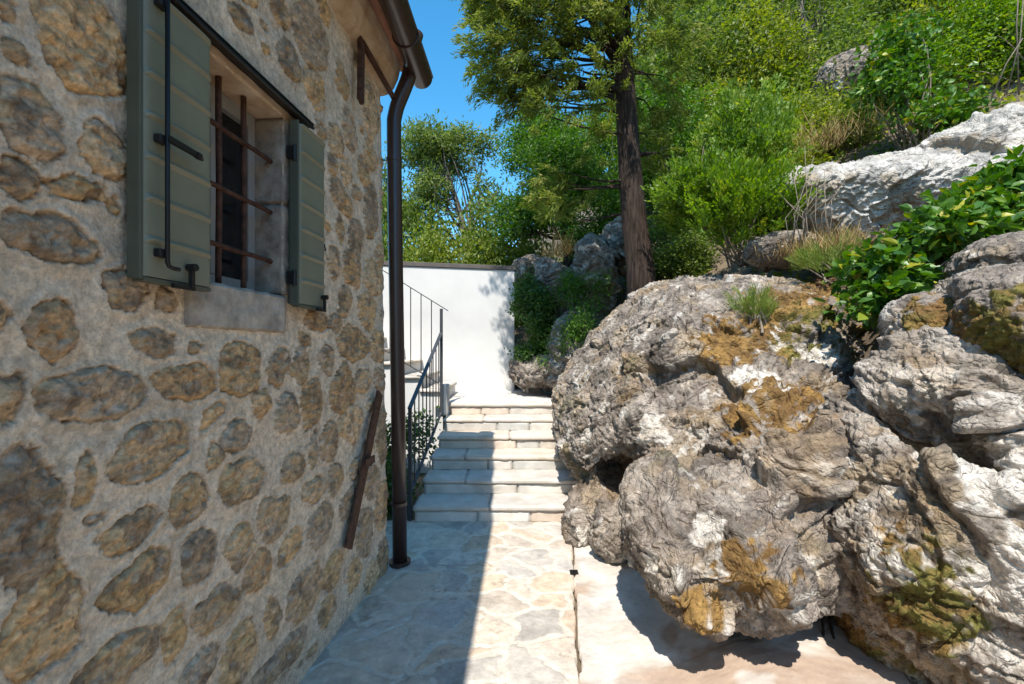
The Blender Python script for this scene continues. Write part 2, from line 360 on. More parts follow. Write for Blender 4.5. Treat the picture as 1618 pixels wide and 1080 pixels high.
# ------------------------------------------------------------------ the house
house = thing('stone_house', 'rubble stone house with sage green shutters and a brown gutter', 'house', (-1.0, 1.8, 0))
def hp(o):                                                   # parent to the house, keeping the place
    o.parent = house; o.location = o.location-house.location if o.parent == house else o.location; return o
def hbuild(mb, name, mat, parent=None, smooth=False, bevel=0):
    o = mb.build(name, mat, None, smooth, bevel)
    if parent is None: return hp(o)
    o.parent = parent; return o
OPY0, OPY1, OPZ0, OPZ1 = 1.585, 2.085, 1.88, 2.70           # window opening: along the wall, and up
CORN = 3.43; WTOP = 3.60
def wall_pt(px, py):
    q = (px-809)/719; Y = 1.23/(.085-q); return Y, EYE-(py-550)*Y/719
ST = [(127,60,75,85),(8,10,12,25),(20,85,28,20),(45,190,52,55),(162,237,43,45),(20,275,35,30),(122,297,55,22),(72,378,88,33),(175,318,10,14),
(198,457,35,33),(262,472,14,18),(80,520,42,42),(8,627,24,40),(137,627,86,45),(240,540,36,20),(290,604,47,32),(378,582,34,42),(240,712,60,45),
(335,655,22,15),(373,690,22,26),(335,718,15,22),(35,820,62,110),(131,760,20,42),(200,842,48,26),(296,792,30,38),(62,985,68,72),(214,920,52,38),
(275,1003,22,38),(180,1050,68,40),(311,878,29,40),(378,862,21,33),(343,962,36,32),(407,907,20,28),(430,815,24,33),(457,863,20,22),(504,828,20,30),
(382,760,36,34),(462,738,20,22),(480,935,28,38),(429,975,13,33),(376,1030,27,45),(310,1065,35,30),(425,1060,28,25),(460,1025,20,28),(515,965,12,24),
(525,900,15,28),(412,635,13,22),(452,655,18,33),(440,578,15,28),(473,575,14,30),(515,567,11,22),(490,640,16,38),(541,615,17,34),(560,543,24,26),
(598,545,10,26),(575,602,14,19),(601,600,8,18),(520,697,14,34),(556,668,19,32),(495,712,7,28),(495,773,20,20),(530,755,12,22),(575,838,13,40),
(587,760,13,25),(604,690,8,42),(601,800,9,38),(602,880,9,30),(557,910,12,26),(585,910,10,25),(440,12,18,25),(490,60,28,45),(455,92,18,28),(497,140,16,24),
(543,128,12,25),(590,172,13,38),(555,205,12,30),(505,205,8,14),(530,222,13,25),(510,15,12,20),(525,260,9,18),(548,270,10,20),(580,272,10,22),
(567,305,8,12),(535,305,13,22),(550,325,10,18),(590,325,11,36),(538,362,7,20),(565,378,12,28),(588,370,6,10),(528,415,10,26),(558,425,15,28),
(592,440,14,28),(545,475,10,24),(582,488,14,28),(500,505,20,16),(380,30,20,20),(590,245,10,24),(603,400,6,22),(530,510,12,16),(480,535,10,12)]
stones = []
for px, py, a, b_ in ST:
    Y0, _ = wall_pt(px-a, py); Y1, _ = wall_pt(px+a, py); Yc, zc = wall_pt(px, py)
    stones.append(((Y0+Y1)/2, zc, (Y1-Y0)/2*1.09, b_*Yc/719*1.09))
def fits(Y, z, a, b_):
    if OPY0-.10 < Y+a and Y-a < OPY1+.10 and OPZ0-.18 < z+b_ and z-b_ < OPZ1+.16: return False
    return all(max(abs(Y-s[0])/(a+s[2]+.018), abs(z-s[1])/(b_+s[3]+.018)) > 1 or
               (abs(Y-s[0])/(a+s[2]+.016))**2+(abs(z-s[1])/(b_+s[3]+.016))**2 > 1.12 for s in stones)
rr = random.Random(3)
for k in range(5000):
    big = k < 2200
    Y = rr.uniform(-5.5, 3.4); z = rr.uniform(.05, 3.7); a = rr.uniform(.07, .15) if big else rr.uniform(.025, .06); b_ = a*rr.uniform(.5, .9)
    if fits(Y, z, a, b_): stones.append((Y, z, a, b_))
Yv = [-6.0]
while Yv[-1] < CORN:
    y = Yv[-1]; Yv.append(y+(.05 if y < .6 else np.clip(.0026*y*y+.0008, .0045, .02)))
Yv = np.array(Yv); Yv[-1] = CORN
Zv = np.linspace(-.06, WTOP+.12, 800); nY, nZ = len(Yv), len(Zv)
WY, WZ = np.meshgrid(Yv, Zv, indexing='ij')
flat = np.stack([WY.ravel(), WZ.ravel(), 0*WY.ravel()], 1)
w1 = (.020*fbm(flat, 9, 3, 61)+.005*fbm(flat, 38, 3, 63)).reshape(nY, nZ); w2 = (.020*fbm(flat, 9, 3, 67)+.005*fbm(flat, 38, 3, 69)).reshape(nY, nZ)
D = np.full((nY, nZ), -1.); SID = np.zeros((nY, nZ), int)
for i, (Yc, zc, a, b_) in enumerate(stones):
    i0, i1 = np.searchsorted(Yv, [Yc-a*1.5-.05, Yc+a*1.5+.05]); j0, j1 = np.searchsorted(Zv, [zc-b_*1.5-.05, zc+b_*1.5+.05])
    if i1 <= i0 or j1 <= j0: continue
    g = random.Random(i*31+5); n_ = g.uniform(2.3, 3.4); ang = g.uniform(-.14, .14); tp = g.uniform(-.22, .22); tq = g.uniform(-.2, .2)
    dy = WY[i0:i1, j0:j1]+w1[i0:i1, j0:j1]-Yc; dz = WZ[i0:i1, j0:j1]+w2[i0:i1, j0:j1]-zc
    ry = dy*math.cos(ang)+dz*math.sin(ang); rz = -dy*math.sin(ang)+dz*math.cos(ang)
    q = 0; m_ = g.randint(6, 8); a0_ = g.random()*6
    for k in range(m_):
        t_ = a0_+2*math.pi*(k+g.uniform(-.28, .28))/m_; r__ = g.uniform(.86, 1.10)
        q = q+np.maximum(0, (ry/a*math.cos(t_)+rz/b_*math.sin(t_))/r__)**9
    q = q**(1/9)
    dist = (1-q)*min(a, b_)
    sub = D[i0:i1, j0:j1]; better = dist > sub; sub[better] = dist[better]; SID[i0:i1, j0:j1][better] = i
D = D.ravel(); SID = SID.ravel()
inS = sstep(-.002, .004, D+.006*fbm(flat, 50, 4, 71, .6))
rk = np.array([random.Random(i*7+1).random() for i in range(len(stones))]); rk2 = np.array([random.Random(i*7+2).random() for i in range(len(stones))])
off = np.stack([0*rk, 0*rk, rk*50], 1)[SID]
pit = ridged(flat+off, 16, 4, 73, .6); lump = fbm(flat+off, 5, 3, 75)
hst = -.004+.010*sstep(0, .018, D)+(.008*lump+.009*pit)*sstep(0, .02, D)+.004*(rk[SID]-.5)
pits = sstep(.22, .5, fbm(flat+off, 26, 3, 79))*.008
hm = .004*fbm(flat, 11, 4, 81)+.0016*fbm(flat, 60, 3, 83)+.006*fbm(flat, 2.2, 2, 84)
H = hm*(1-inS)+(hst-pits)*inS+.006*sstep(-.03, -.004, D)*(1-inS)
basec = np.array([[.64,.43,.225],[.52,.37,.225],[.46,.345,.23],[.66,.47,.275],[.60,.39,.205],[.50,.38,.26]])
sc = basec[(rk*5.99).astype(int)][SID]*(.85+.3*rk2[SID])[:, None]
sc = mixc(sc, [.46,.31,.13], sstep(.1, .5, fbm(flat+off, 7, 4, 85))*.45)
sc = mixc(sc, [.20,.15,.105], sstep(.10, .42, fbm(flat+off, 11, 6, 87, .6))*.68)
sc = mixc(sc, [.46,.41,.34], sstep(.2, .6, fbm(flat+off, 18, 3, 89))*.5)
sc = sc*(1+.35*fbm(flat+off, 48, 4, 97, .7))[:, None]
mc = np.tile(np.array([.73,.60,.445]), (len(D), 1))*(1+.16*fbm(flat, 5, 5, 91))[:, None]
mc = mixc(mc, [.60,.49,.36], sstep(.1, .5, fbm(flat, 3, 3, 93))*.6)
sc = np.clip(sc, .02, .9); mc = np.clip(mc, .05, .85)
wc = mc*(1-inS)[:, None]+sc*inS[:, None]
batter = .014*np.clip(flat[:, 1], 0, 4)*sstep(2.4, 3.42, flat[:, 0])-.012*sstep(2.9, 3.42, flat[:, 0])
nrm = np.array([1, -.085, 0])/math.hypot(1, .085)
edge_r = sstep(CORN-.05, CORN, flat[:, 0])
WV = np.stack([wallx(flat[:, 0])-batter, flat[:, 0], flat[:, 1]], 1)+nrm[None]*H[:, None]
WV[:, 0] -= .035*edge_r**2+.010*edge_r*fbm(np.stack([0*D, 0*D, flat[:, 1]], 1), 3, 3, 95)
F = grid_faces(nY, nZ)
ctr = flat[F[:, 0]]
keep = ~((ctr[:, 0] > OPY0-.012) & (ctr[:, 0] < OPY1) & (ctr[:, 1] > OPZ0-.006) & (ctr[:, 1] < OPZ1))
# dressed smoothing round the opening
wall_o = hp(mesh_np('wall', WV, F[keep], M['wall'], col=wc))
# gable end, back of the house
mb = MB()
g0 = Vector((wallx(CORN)-.035, CORN, 0))
mb.extrude([(-7, CORN-.3, -.06), (-1.2, CORN-.3, -.06), (-1.2, CORN-.3, 3.7), (-4.1, CORN-.3, 5.2), (-7, CORN-.3, 3.7)],
           [(-7, CORN, -.06), (g0.x-.005, CORN, -.06), (g0.x-.055, CORN, 3.7), (-4.1, CORN, 5.2), (-7, CORN, 3.7)])
hbuild(mb, 'gable_wall', M['trim'])
# cornice: a coved stone course
prof = [(0, 3.56), (.03, 3.57), (.075, 3.61), (.112, 3.68), (.122, 3.755), (.122, 3.80), (-.1, 3.80), (-.1, 3.56)]
nseg = 120; Yc_ = np.linspace(-6, 3.47, nseg); V = []
for Y in Yc_:
    bt = .014*3.5*float(sstep(2.4, 3.42, np.array(Y)))-.012*float(sstep(2.9, 3.42, np.array(Y)))
    for (dx_, z) in prof: V.append((wallx(Y)-bt+dx_, Y-.085*dx_, z))
V = np.array(V); V += (.012*fbm(V, 5, 4, 101)+.006*fbm(V, 22, 3, 103))[:, None]*np.array([1, 0, -.8])
Fc = [tuple(f) for f in grid_faces(nseg, len(prof), True)]+[tuple(range(len(prof))), tuple((nseg-1)*len(prof)+k for k in range(len(prof)))]
M['cornice'] = plain('bounce tinted limestone', (.50,.31,.17), .92, 0, .25, 7, .7, 60, .006, (.60,.47,.33))  # orange of light bounced off the paving is put into the stone colour
hp(mesh_np('cornice', V, Fc, M['cornice'], smooth=False))
# roof
mb = MB()
for k in range(2):
    pass
mb.extrude([(-.80, -6, 3.83), (-4.1, -6, 5.35), (-4.1, -6, 5.25), (-.86, -6, 3.80)], [(-.80, 3.56, 3.83), (-4.1, 3.56, 5.35), (-4.1, 3.56, 5.25), (-.86, 3.56, 3.80)])
mb.extrude([(-4.1, -6, 5.35), (-7.4, -6, 3.83), (-7.4, -6, 3.75), (-4.1, -6, 5.25)], [(-4.1, 3.56, 5.35), (-7.4, 3.56, 3.83), (-7.4, 3.56, 3.75), (-4.1, 3.56, 5.25)])
hbuild(mb, 'roof', M['tile'])
# gutter
def gx_(Y): return -.800+.024*Y
GR = .083; GZ = 3.775; V = []; nG = 60; Yg = np.linspace(-6, 3.60, nG); K = 13
for Y in Yg:
    for s_, rr_ in ((0, GR), (1, GR-.004)):
        for k in range(K):
            a = math.pi*k/(K-1); a = math.pi+a if s_ == 0 else 2*math.pi-a
            V.append((gx_(Y)+rr_*math.cos(a), Y, GZ+rr_*math.sin(a)))
V = np.array(V); Fg = [tuple(f) for f in grid_faces(nG, 2*K, True)]
g_o = hp(mesh_np('gutter', V, Fg, M['brown'], smooth=True))
mb = MB(); mb.extrude([(gx_(3.6)+GR*math.cos(math.pi+math.pi*k/12), 3.597, GZ+GR*math.sin(math.pi+math.pi*k/12)) for k in range(13)],
                      [(gx_(3.6)+GR*math.cos(math.pi+math.pi*k/12), 3.603, GZ+GR*math.sin(math.pi+math.pi*k/12)) for k in range(13)])
mb.build('gutter_end_cap', M['brown'], g_o)
for Y in (3.1, 2.2, 1.3, .4):
    mb = MB(); mb.tube([(gx_(Y)+(GR+.004)*math.cos(math.pi+math.pi*k/12), Y, GZ+(GR+.004)*math.sin(math.pi+math.pi*k/12)) for k in range(13)], .006, 6)
    mb.build('gutter_joint', M['brown'], g_o)
mb = MB(); mb.bar((gx_(-6)+GR, -6, GZ+.008), (gx_(3.6)+GR, 3.602, GZ+.008), .014, .018); mb.build('gutter_lip', M['brown'], g_o)
mb = MB(); mb.bar((gx_(-6)-.02, -6, GZ+.045), (gx_(3.6)-.02, 3.58, GZ+.045), .10, .01); mb.build('eave_flashing', M['brown'], g_o)
# downpipe
pts = [at(651, 75, 3.46), at(650, 100, 3.46), at(646, 122, 3.45), at(636, 147, 3.44), at(627, 168, 3.44), at(622.5, 190, 3.44), at(622.5, 215, 3.44), at(625, 400, 3.44), at(629, 640, 3.44)]
base = at(632, 890, 3.45); base.z = .0
pts += [Vector((base.x, 3.45, .03))]
sm = [pts[0]]
for i in range(1, 6):
    for k in range(4): sm.append(pts[i-1].lerp(pts[i], (k+1)/4))
for _ in range(3): sm = [sm[0]]+[(sm[i-1]+sm[i]*2+sm[i+1])/4 for i in range(1, len(sm)-1)]+[sm[-1]]
mb = MB(); mb.tube(sm+pts[6:], [.054]*len(sm)+[.054]*len(pts[6:]), 20)
pipe = hbuild(mb, 'downpipe', M['brown'], None, True)
mb = MB(); mb.tube([sm[0]+Vector((0, 0, .10)), sm[0]+Vector((0, 0, .03)), sm[1]], [.085, .066, .060], 20); mb.build('pipe_outlet', M['brown'], pipe, True)
mb = MB(); mb.tube([(base.x, 3.45, .008), (base.x, 3.45, .035)], .080, 20); mb.build('pipe_shoe', M['brown'], pipe)
for py, jx in ((253, 622.5), (795, 631)):
    p = at(jx, py, 3.44); mb = MB(); mb.tube([p+Vector((0, 0, -.012)), p+Vector((0, 0, .012))], .059, 20)
    mb.tube([p+Vector((-.05, 0, 0)), p+Vector((-.16, -.02, 0))], .005, 6); mb.build('pipe_bracket', M['brown'], pipe)
# window: reveal, sill, lintel, frame
def wp(Y, z, out): return Vector((wallx(Y)+out, Y-.085*out, z))
def wbox(mb, Y0, Y1, z0, z1, o0, o1):
    mb.extrude([wp(Y0, z0, o0), wp(Y1, z0, o0), wp(Y1, z0, o1), wp(Y0, z0, o1)], [wp(Y0, z1, o0), wp(Y1, z1, o0), wp(Y1, z1, o1), wp(Y0, z1, o1)])
def rough_wbox(name, Y0, Y1, z0, z1, o0, o1, mat, parent, amp=.005, n=26):
    import bmesh
    mb = MB(); wbox(mb, Y0, Y1, z0, z1, o0, o1); o = mb.build(name, mat, None, False)
    bm = bmesh.new(); bm.from_mesh(o.data); bmesh.ops.bevel(bm, geom=bm.edges[:], offset=.008, segments=2, affect='EDGES')
    bmesh.ops.subdivide_edges(bm, edges=[e for e in bm.edges if e.calc_length() > .05], cuts=n, use_grid_fill=True)
    P = np.array([v.co[:] for v in bm.verts]); d_ = amp*fbm(P, 14, 4, 7)+amp*.6*ridged(P, 35, 2, 9)*.5
    nn = [v.normal.copy() for v in bm.verts]
    for v, dd, n_ in zip(bm.verts, d_, nn): v.co += n_*float(dd)
    bm.to_mesh(o.data); bm.free(); o.data.polygons.foreach_set('use_smooth', [True]*len(o.data.polygons))
    if parent is None: hp(o)
    else: o.parent = parent
    return o
win = thing('window', None, None, (0, 0, 0)); win.parent = house; win.location = -house.location
rough_wbox('sill', OPY0-.06, OPY1+.02, OPZ0-.17, OPZ0, -.22, .012, M['trim'], win)
rough_wbox('lintel', OPY0-.08, OPY1+.10, OPZ1, OPZ1+.085, -.22, .010, M['cornice'], win)
rough_wbox('jamb', OPY1, OPY1+.085, OPZ0, OPZ0+.42, -.22, .006, M['jamb'], win)
rough_wbox('jamb', OPY1+.002, OPY1+.080, OPZ0+.424, OPZ1, -.22, .008, M['jamb'], win)
rough_wbox('jamb', OPY0-.08, OPY0, OPZ0, OPZ1, -.22, .006, M['trim'], win)
mb = MB(); fo0, fo1 = -.185, -.13
wbox(mb, OPY0, OPY0+.045, OPZ0, OPZ1, fo0, fo1); wbox(mb, OPY1-.045, OPY1, OPZ0, OPZ1, fo0, fo1)
wbox(mb, OPY0+.045, OPY1-.045, OPZ1-.06, OPZ1, fo0, fo1); wbox(mb, OPY0+.045, OPY1-.045, OPZ0, OPZ0+.06, fo0, fo1)
wbox(mb, (OPY0+OPY1)/2-.03, (OPY0+OPY1)/2+.03, OPZ0+.06, OPZ1-.06, fo0, fo1+.004)
mb.build('window_frame', M['winframe'], win, False, .003)
mb = MB(); wbox(mb, OPY0+.04, OPY1-.04, OPZ0+.05, OPZ1-.05, -.165, -.158); mb.build('window_pane', M['glass'], win)
mb = MB(); wbox(mb, OPY0-.1, OPY1+.1, OPZ0-.1, OPZ1+.1, -.30, -.26); mb.build('window_back', M['curtain'], win)
gr = MB()
for Y in (1.628, 1.772, 1.917): gr.tube([wp(Y+.002*math.sin(z*9), z, -.066) for z in np.linspace(OPZ0-.01, OPZ1+.01, 14)], .0115, 8)
g_bars = gr.build('window_grille', M['rust'], win, True)
gr = MB()
for z in (2.04, 2.265, 2.50): gr.tube([wp(Y, z+.0015*math.sin(Y*23), -.056) for Y in np.linspace(OPY0-.02, OPY1+.02, 14)], .0105, 8)
gr.build('window_grille_crossbar', M['rust'], win, True)
# metal drip ledge
mb = MB(); mb.extrude([wp(1.36, 2.735, -.005), wp(1.36, 2.735, .062), wp(1.36, 2.722, .066), wp(1.36, 2.718, .060), wp(1.36, 2.745, -.005)][::-1],
                      [wp(2.25, 2.735, -.005), wp(2.25, 2.735, .062), wp(2.25, 2.722, .066), wp(2.25, 2.718, .060), wp(2.25, 2.745, -.005)][::-1])
mb.extrude([wp(1.36, 2.748, 0), wp(1.36, 2.738, .066), wp(1.36, 2.743, .066), wp(1.36, 2.755, 0)], [wp(2.25, 2.748, 0), wp(2.25, 2.738, .066), wp(2.25, 2.743, .066), wp(2.25, 2.755, 0)])
hbuild(mb, 'drip_ledge', M['black'])
# shutters
SZ0, SZ1 = 1.845, 2.69
def shutter(Y0, Y1, hinge):
    nseg = 7; ph = (SZ1-SZ0)/nseg
    # boards laid like shallow steps, each with a raised bead along its top, rounded at the ends
    pr = []
    for k in range(nseg):
        z = SZ0+k*ph
        pr += [(z+.003, .070), (z+ph*.5, .0705), (z+ph-.022, .071), (z+ph-.016, .076), (z+ph-.011, .0805), (z+ph-.006, .0805), (z+ph-.002, .075)]
    xs_ = np.concatenate([[Y0, Y0+.004, Y0+.010, Y0+.018], np.linspace(Y0+.03, Y1-.02, 10), [Y1-.012, Y1-.006, Y1-.002, Y1]])
    V = []
    for Y in xs_:
        e = min(Y-Y0, Y1-Y); flatn = 1-math.exp(-e/.008); drop = .012*math.exp(-e/.006)
        for (z, o_) in pr:
            V.append(wp(Y, z-.010*math.exp(-e/.010)*(1 if o_ > .073 else 0), .070+(o_-.070)*flatn-drop*.5))
    nP = len(pr); V = [tuple(v) for v in V]; F_ = [tuple(int(q) for q in f)[::-1] for f in grid_faces(len(xs_), nP)]
    o = hp(mesh_np('shutter', np.array(V), F_, M['shutter'], smooth=False))
    mb = MB(); wbox(mb, Y0+.001, Y1-.001, SZ0+.002, SZ1-.002, .032, .0635); mb.build('shutter_board', M['shutter_edge'], o, False, .003)
    mb = MB(); wbox(mb, Y0+.016, Y0+.06, SZ0+.004, SZ1-.004, .0, .0315); wbox(mb, Y0-.012, Y0-.0005, SZ0-.006, SZ1+.004, .026, .067); wbox(mb, Y0-.0, Y1, SZ0-.012, SZ0+.001, .03, .069)
    mb.build('shutter_frame', M['shutter_edge'], o, False, .002)
    return o
s1 = shutter(1.305, 1.562, 1); s2 = shutter(2.112, 2.345, 0)
mb = MB(); Yr = 1.352
mb.tube([wp(Yr, SZ1-.02, .098), wp(Yr, SZ0+.05, .098), wp(Yr+.006, SZ0+.038, .098), wp(Yr+.02, SZ0+.034, .10), wp(Yr+.04, SZ0+.034, .10)], .0065, 8)
mb.build('bolt_rod', M['black'], s1, True)
mb = MB(); mb.extrude([wp(Yr-.004, 2.268, .092), wp(Yr-.004, 2.252, .092), wp(Yr-.004, 2.252, .108), wp(Yr-.004, 2.268, .108)], [wp(Yr+.10, 2.262, .100), wp(Yr+.10, 2.246, .100), wp(Yr+.10, 2.246, .112), wp(Yr+.10, 2.262, .112)])
mb.tube([wp(Yr+.098, 2.254, .106), wp(Yr+.112, 2.252, .106), wp(Yr+.125, 2.246, .107)], [.011, .012, .004], 8); mb.build('bolt_handle', M['black'], s1)
for z in (SZ1-.035, 2.255, SZ0+.075):
    mb = MB(); wbox(mb, Yr-.020, Yr+.014, z-.012, z+.012, .071, .094); mb.build('rod_guide', M['black'], s1, False, .003)
def stay(par, Y):
    mb = MB(); mb.bar(wp(Y-.07, SZ0-.014, .085), wp(Y+.012, SZ0-.014, .085), .012, .014)
    mb.bar(wp(Y, SZ0-.016, .088), wp(Y, SZ0+.055, .088), .014, .012, (1, 0, 0)); mb.tube([wp(Y, SZ0+.052, .075), wp(Y, SZ0+.052, .104)], .012, 8)
    mb.build('shutter_stay', M['black'], par)
stay(s1, 1.455); stay(s2, 2.305)
for z in (SZ0+.12, SZ1-.15):
    mb = MB(); wbox(mb, 2.085, 2.116, z-.028, z+.028, .02, .05); mb.tube([wp(2.098, z-.035, .052), wp(2.098, z+.035, .052)], .009, 8); mb.build('hinge', M['black'], s2)
mb = MB(); mb.tube([wp(2.35, 2.18, .05), wp(2.365, 2.18, .055), wp(2.37, 2.15, .06), wp(2.345, 2.145, .06)], .004, 6)
mb.tube([wp(2.35+.03*math.sin(a), 2.11-.03+.03*math.cos(a), .04) for a in np.linspace(0, 3.6, 12)], .0035, 6); mb.build('wall_hook', M['black'], s2)
# iron tie plate and upper straps
p0 = Vector((0, 0, 0)); mb = MB(); a0 = wp(3.185, 1.33, .035); a1 = wp(2.685, .46, .035)
mb.bar(a0, a1, .095, .018, tuple(nrm)); tie = hbuild(mb, 'tie_plate', M['rust'], None, False, .003)
md = (a0+a1)/2+Vector(nrm)*.022; mb = MB(); mb.bar(md+Vector((-.004, -.09, .025))+Vector(nrm)*.012, md+Vector((.004, .07, .018))+Vector(nrm)*.012, .05, .012, tuple(nrm)); mb.build('tie_bolt_strap', M['rust'], tie, False, .003)
for f, r__, l__ in ((.5, .014, .04), (.06, .007, .014), (.12, .007, .014), (.6, .007, .014)):
    mb = MB(); mb.tube([a0.lerp(a1, f), a0.lerp(a1, f)+Vector(nrm)*l__], r__, 8); mb.build('tie_bolt', M['rust'], tie)
mb = MB(); q0 = wp(2.885, 3.60, .03); q1 = wp(2.875, 3.20, .03)
mb.bar(q0, q1, .06, .026, tuple(nrm)); mb.tube([q1+Vector((0, 0, .004))-Vector(nrm)*.006, q1+Vector((0, 0, .004))+Vector(nrm)*.006], .025, 12)
st_ = hbuild(mb, 'eave_strap', M['rust'], None, False, .002)
mb = MB(); mb.bar(q0+Vector((0, .01, -.01)), at(624, 158, 3.43), .042, .014, (.3, 0, 1)); mb.build('strap_arm', M['rust'], st_)

# ------------------------------------------------------------------ stairs
def rough_slab(name, x0, x1, y0, y1, z0, z1, mat, parent, amp=.006, seed=0, cell=.035, taper=0.0):
    nx, ny, nz_ = max(2, int((x1-x0)/cell)), max(2, int((y1-y0)/cell)), max(3, int((z1-z0)/.022))
    import bmesh
    bm = bmesh.new(); bmesh.ops.create_cube(bm, size=1)
    for v in bm.verts: v.co = Vector((x0 if v.co.x < 0 else x1, y0 if v.co.y < 0 else y1, z0 if v.co.z < 0 else z1))
    if taper:
        for v in bm.verts:
            if v.co.x < (x0+x1)/2 and v.co.y > (y0+y1)/2: v.co.x += taper
    bmesh.ops.bevel(bm, geom=bm.edges[:], offset=min(.011, (z1-z0)*.28), segments=2, affect='EDGES')
    def cut(axis, n_):
        for k in range(1, n_):
            lo, hi = ((x0, x1), (y0, y1), (z0, z1))[axis]; c = [0, 0, 0]; c[axis] = lo+(hi-lo)*k/n_; nn = [0, 0, 0]; nn[axis] = 1
            bmesh.ops.bisect_plane(bm, geom=bm.verts[:]+bm.edges[:]+bm.faces[:], plane_co=c, plane_no=nn, dist=1e-5)
    cut(0, nx); cut(1, ny); cut(2, nz_)
    bm.normal_update()
    P = np.array([v.co[:] for v in bm.verts])+seed*3.7; d_ = amp*fbm(P, 6, 4, 3+seed)+amp*.5*ridged(P, 18, 3, 5+seed)
    nn = [v.normal.copy() for v in bm.verts]
    for v, dd, n_ in zip(bm.verts, d_, nn): v.co += n_*float(dd)
    me = bpy.data.meshes.new(name); bm.to_mesh(me); bm.free(); me.polygons.foreach_set('use_smooth', [True]*len(me.polygons)); me.materials.append(mat)
    o = bpy.data.objects.new(name, me); C.objects.link(o); o.parent = parent; return o
def tone(name, base, f):
    m = M[base].copy(); m.name = name
    for n in m.node_tree.nodes:
        if n.type == 'VALTORGB':
            for e in n.color_ramp.elements: e.color = (e.color[0]*f[0], e.color[1]*f[1], e.color[2]*f[2], 1)
    return m
TREADS = [M['step'], tone('step stone grey', 'step', (.93,.95,.97)), tone('step stone warm', 'step', (1.03,.98,.92))]
RISERS = [M['riser'], tone('riser stone pale', 'riser', (1.12,1.16,1.20)), tone('riser stone pink', 'riser', (1.05,.95,.88)), tone('riser stone grey', 'riser', (.9,.95,1.0))]
stairs = thing('stone_staircase', 'short flight of six pale stone steps beside the boulder', 'stairs')
Z1, TD, RS = 4.28, .366, .15
rs = random.Random(12)
for k in range(6):
    y0 = Z1+k*TD; z1 = RS*(k+1); xl = -.935+.017*k
    st = bpy.data.objects.new('step', None); C.objects.link(st); st.parent = stairs
    cuts = [xl]+sorted(rs.uniform(xl+.3, .25) for _ in range(1))+[.72]
    if k < 5:
        for i in range(len(cuts)-1):
            rough_slab('tread', cuts[i]+.002*(i > 0), cuts[i+1]-.002, y0+rs.uniform(-.008, .006), y0+TD+.05, z1-.045, z1+rs.uniform(-.003, .003), TREADS[rs.randrange(3)], st, .006, k*5+i)
    else:
        nx, ny = 150, 150
        UX, UY = np.meshgrid(np.linspace(0, 1, nx), np.linspace(0, 1, ny), indexing='ij'); ux, uy = UX.ravel(), UY.ravel()
        X_ = -1.05+ux*(1.75-.25*uy); Y_ = y0+.012*fbm(np.stack([ux*3, 0*ux, 0*ux], 1), 3, 3, 4)+uy*2.05; Pw = np.stack([X_, Y_, 0*X_], 1)
        f1, f2, cid = worley(np.stack([X_*3+.3*fbm(Pw, 3, 3, 1), Y_*3.2+.3*fbm(Pw, 3, 3, 2), 0*X_], 1), 9, 2); s_ = sstep(.05, .14, f2-f1)
        rid = (cid & np.uint32(255))/255.
        cl = mixc(np.tile(np.array([.60,.58,.54]), (len(X_), 1)), [.60,.53,.46], s_*rid)
        z_ = z1+.005*s_+.004*fbm(Pw, 9, 3, 3)
        z_ = np.where(uy < 1e-6, z1-.05, z_); Y_ = np.where(uy < 1e-6, Y_+.001, Y_)
        mesh_np('landing', np.stack([X_, Y_, z_], 1), grid_faces(nx, ny), M['pave'], st, col=cl*.88)
        rough_slab('tread', xl, .72, y0-.012, y0+.09, z1-.045, z1+.001, TREADS[0], st, .006, 77)
    cuts = [xl+.015]+sorted(rs.uniform(xl+.35, .35) for _ in range(2))+[.75]
    cuts = [c for i, c in enumerate(cuts) if i == 0 or c-cuts[i-1] > .25]; cuts[-1] = .75
    for i in range(len(cuts)-1):
        rough_slab('riser', cuts[i]+.003*(i > 0), cuts[i+1]-.003, y0+.012+rs.uniform(-.003, .006), y0+TD, z1-RS-.01, z1-.047, RISERS[rs.randrange(4)], st, .005, 40+k*5+i)
mb = MB()
for k in range(6): mb.box(-.90+.017*k, .7, Z1+k*TD+.06, Z1+(k+1)*TD+.10 if k < 5 else 8.25, -.1, RS*(k+1)-.05)
mb.build('stair_core', M['concrete'] if False else M['ground'], stairs)

# upper flight rising to the left along the white wall
flight = thing('upper_flight', 'second flight of pale stone treads rising left along the white wall', 'stairs')
mb = MB(); poly = [(-.93, -.06)]; nst = 9
for k in range(nst): poly += [(-.95-.285*k, .9+.185*(k+1)-.05), (-.95-.285*(k+1), .9+.185*(k+1)-.05)]
poly += [(-.95-.285*nst, -.06)]
mb.extrude([(x, 6.20, z) for x, z in poly], [(x, 7.60, z) for x, z in poly]); mb.build('side_wall', M['plaster'], flight)
for k in range(nst):
    rough_slab('tread', -.95-.285*(k+1)-.02, -.95-.285*k+.03, 6.16, 7.6, .9+.185*(k+1)-.047, .9+.185*(k+1), TREADS[k % 3], flight, .005, 90+k)
rough_slab('end_block', -.935, -.845, 6.06, 6.19, .74, 1.16, RISERS[3], flight, .004, 200)

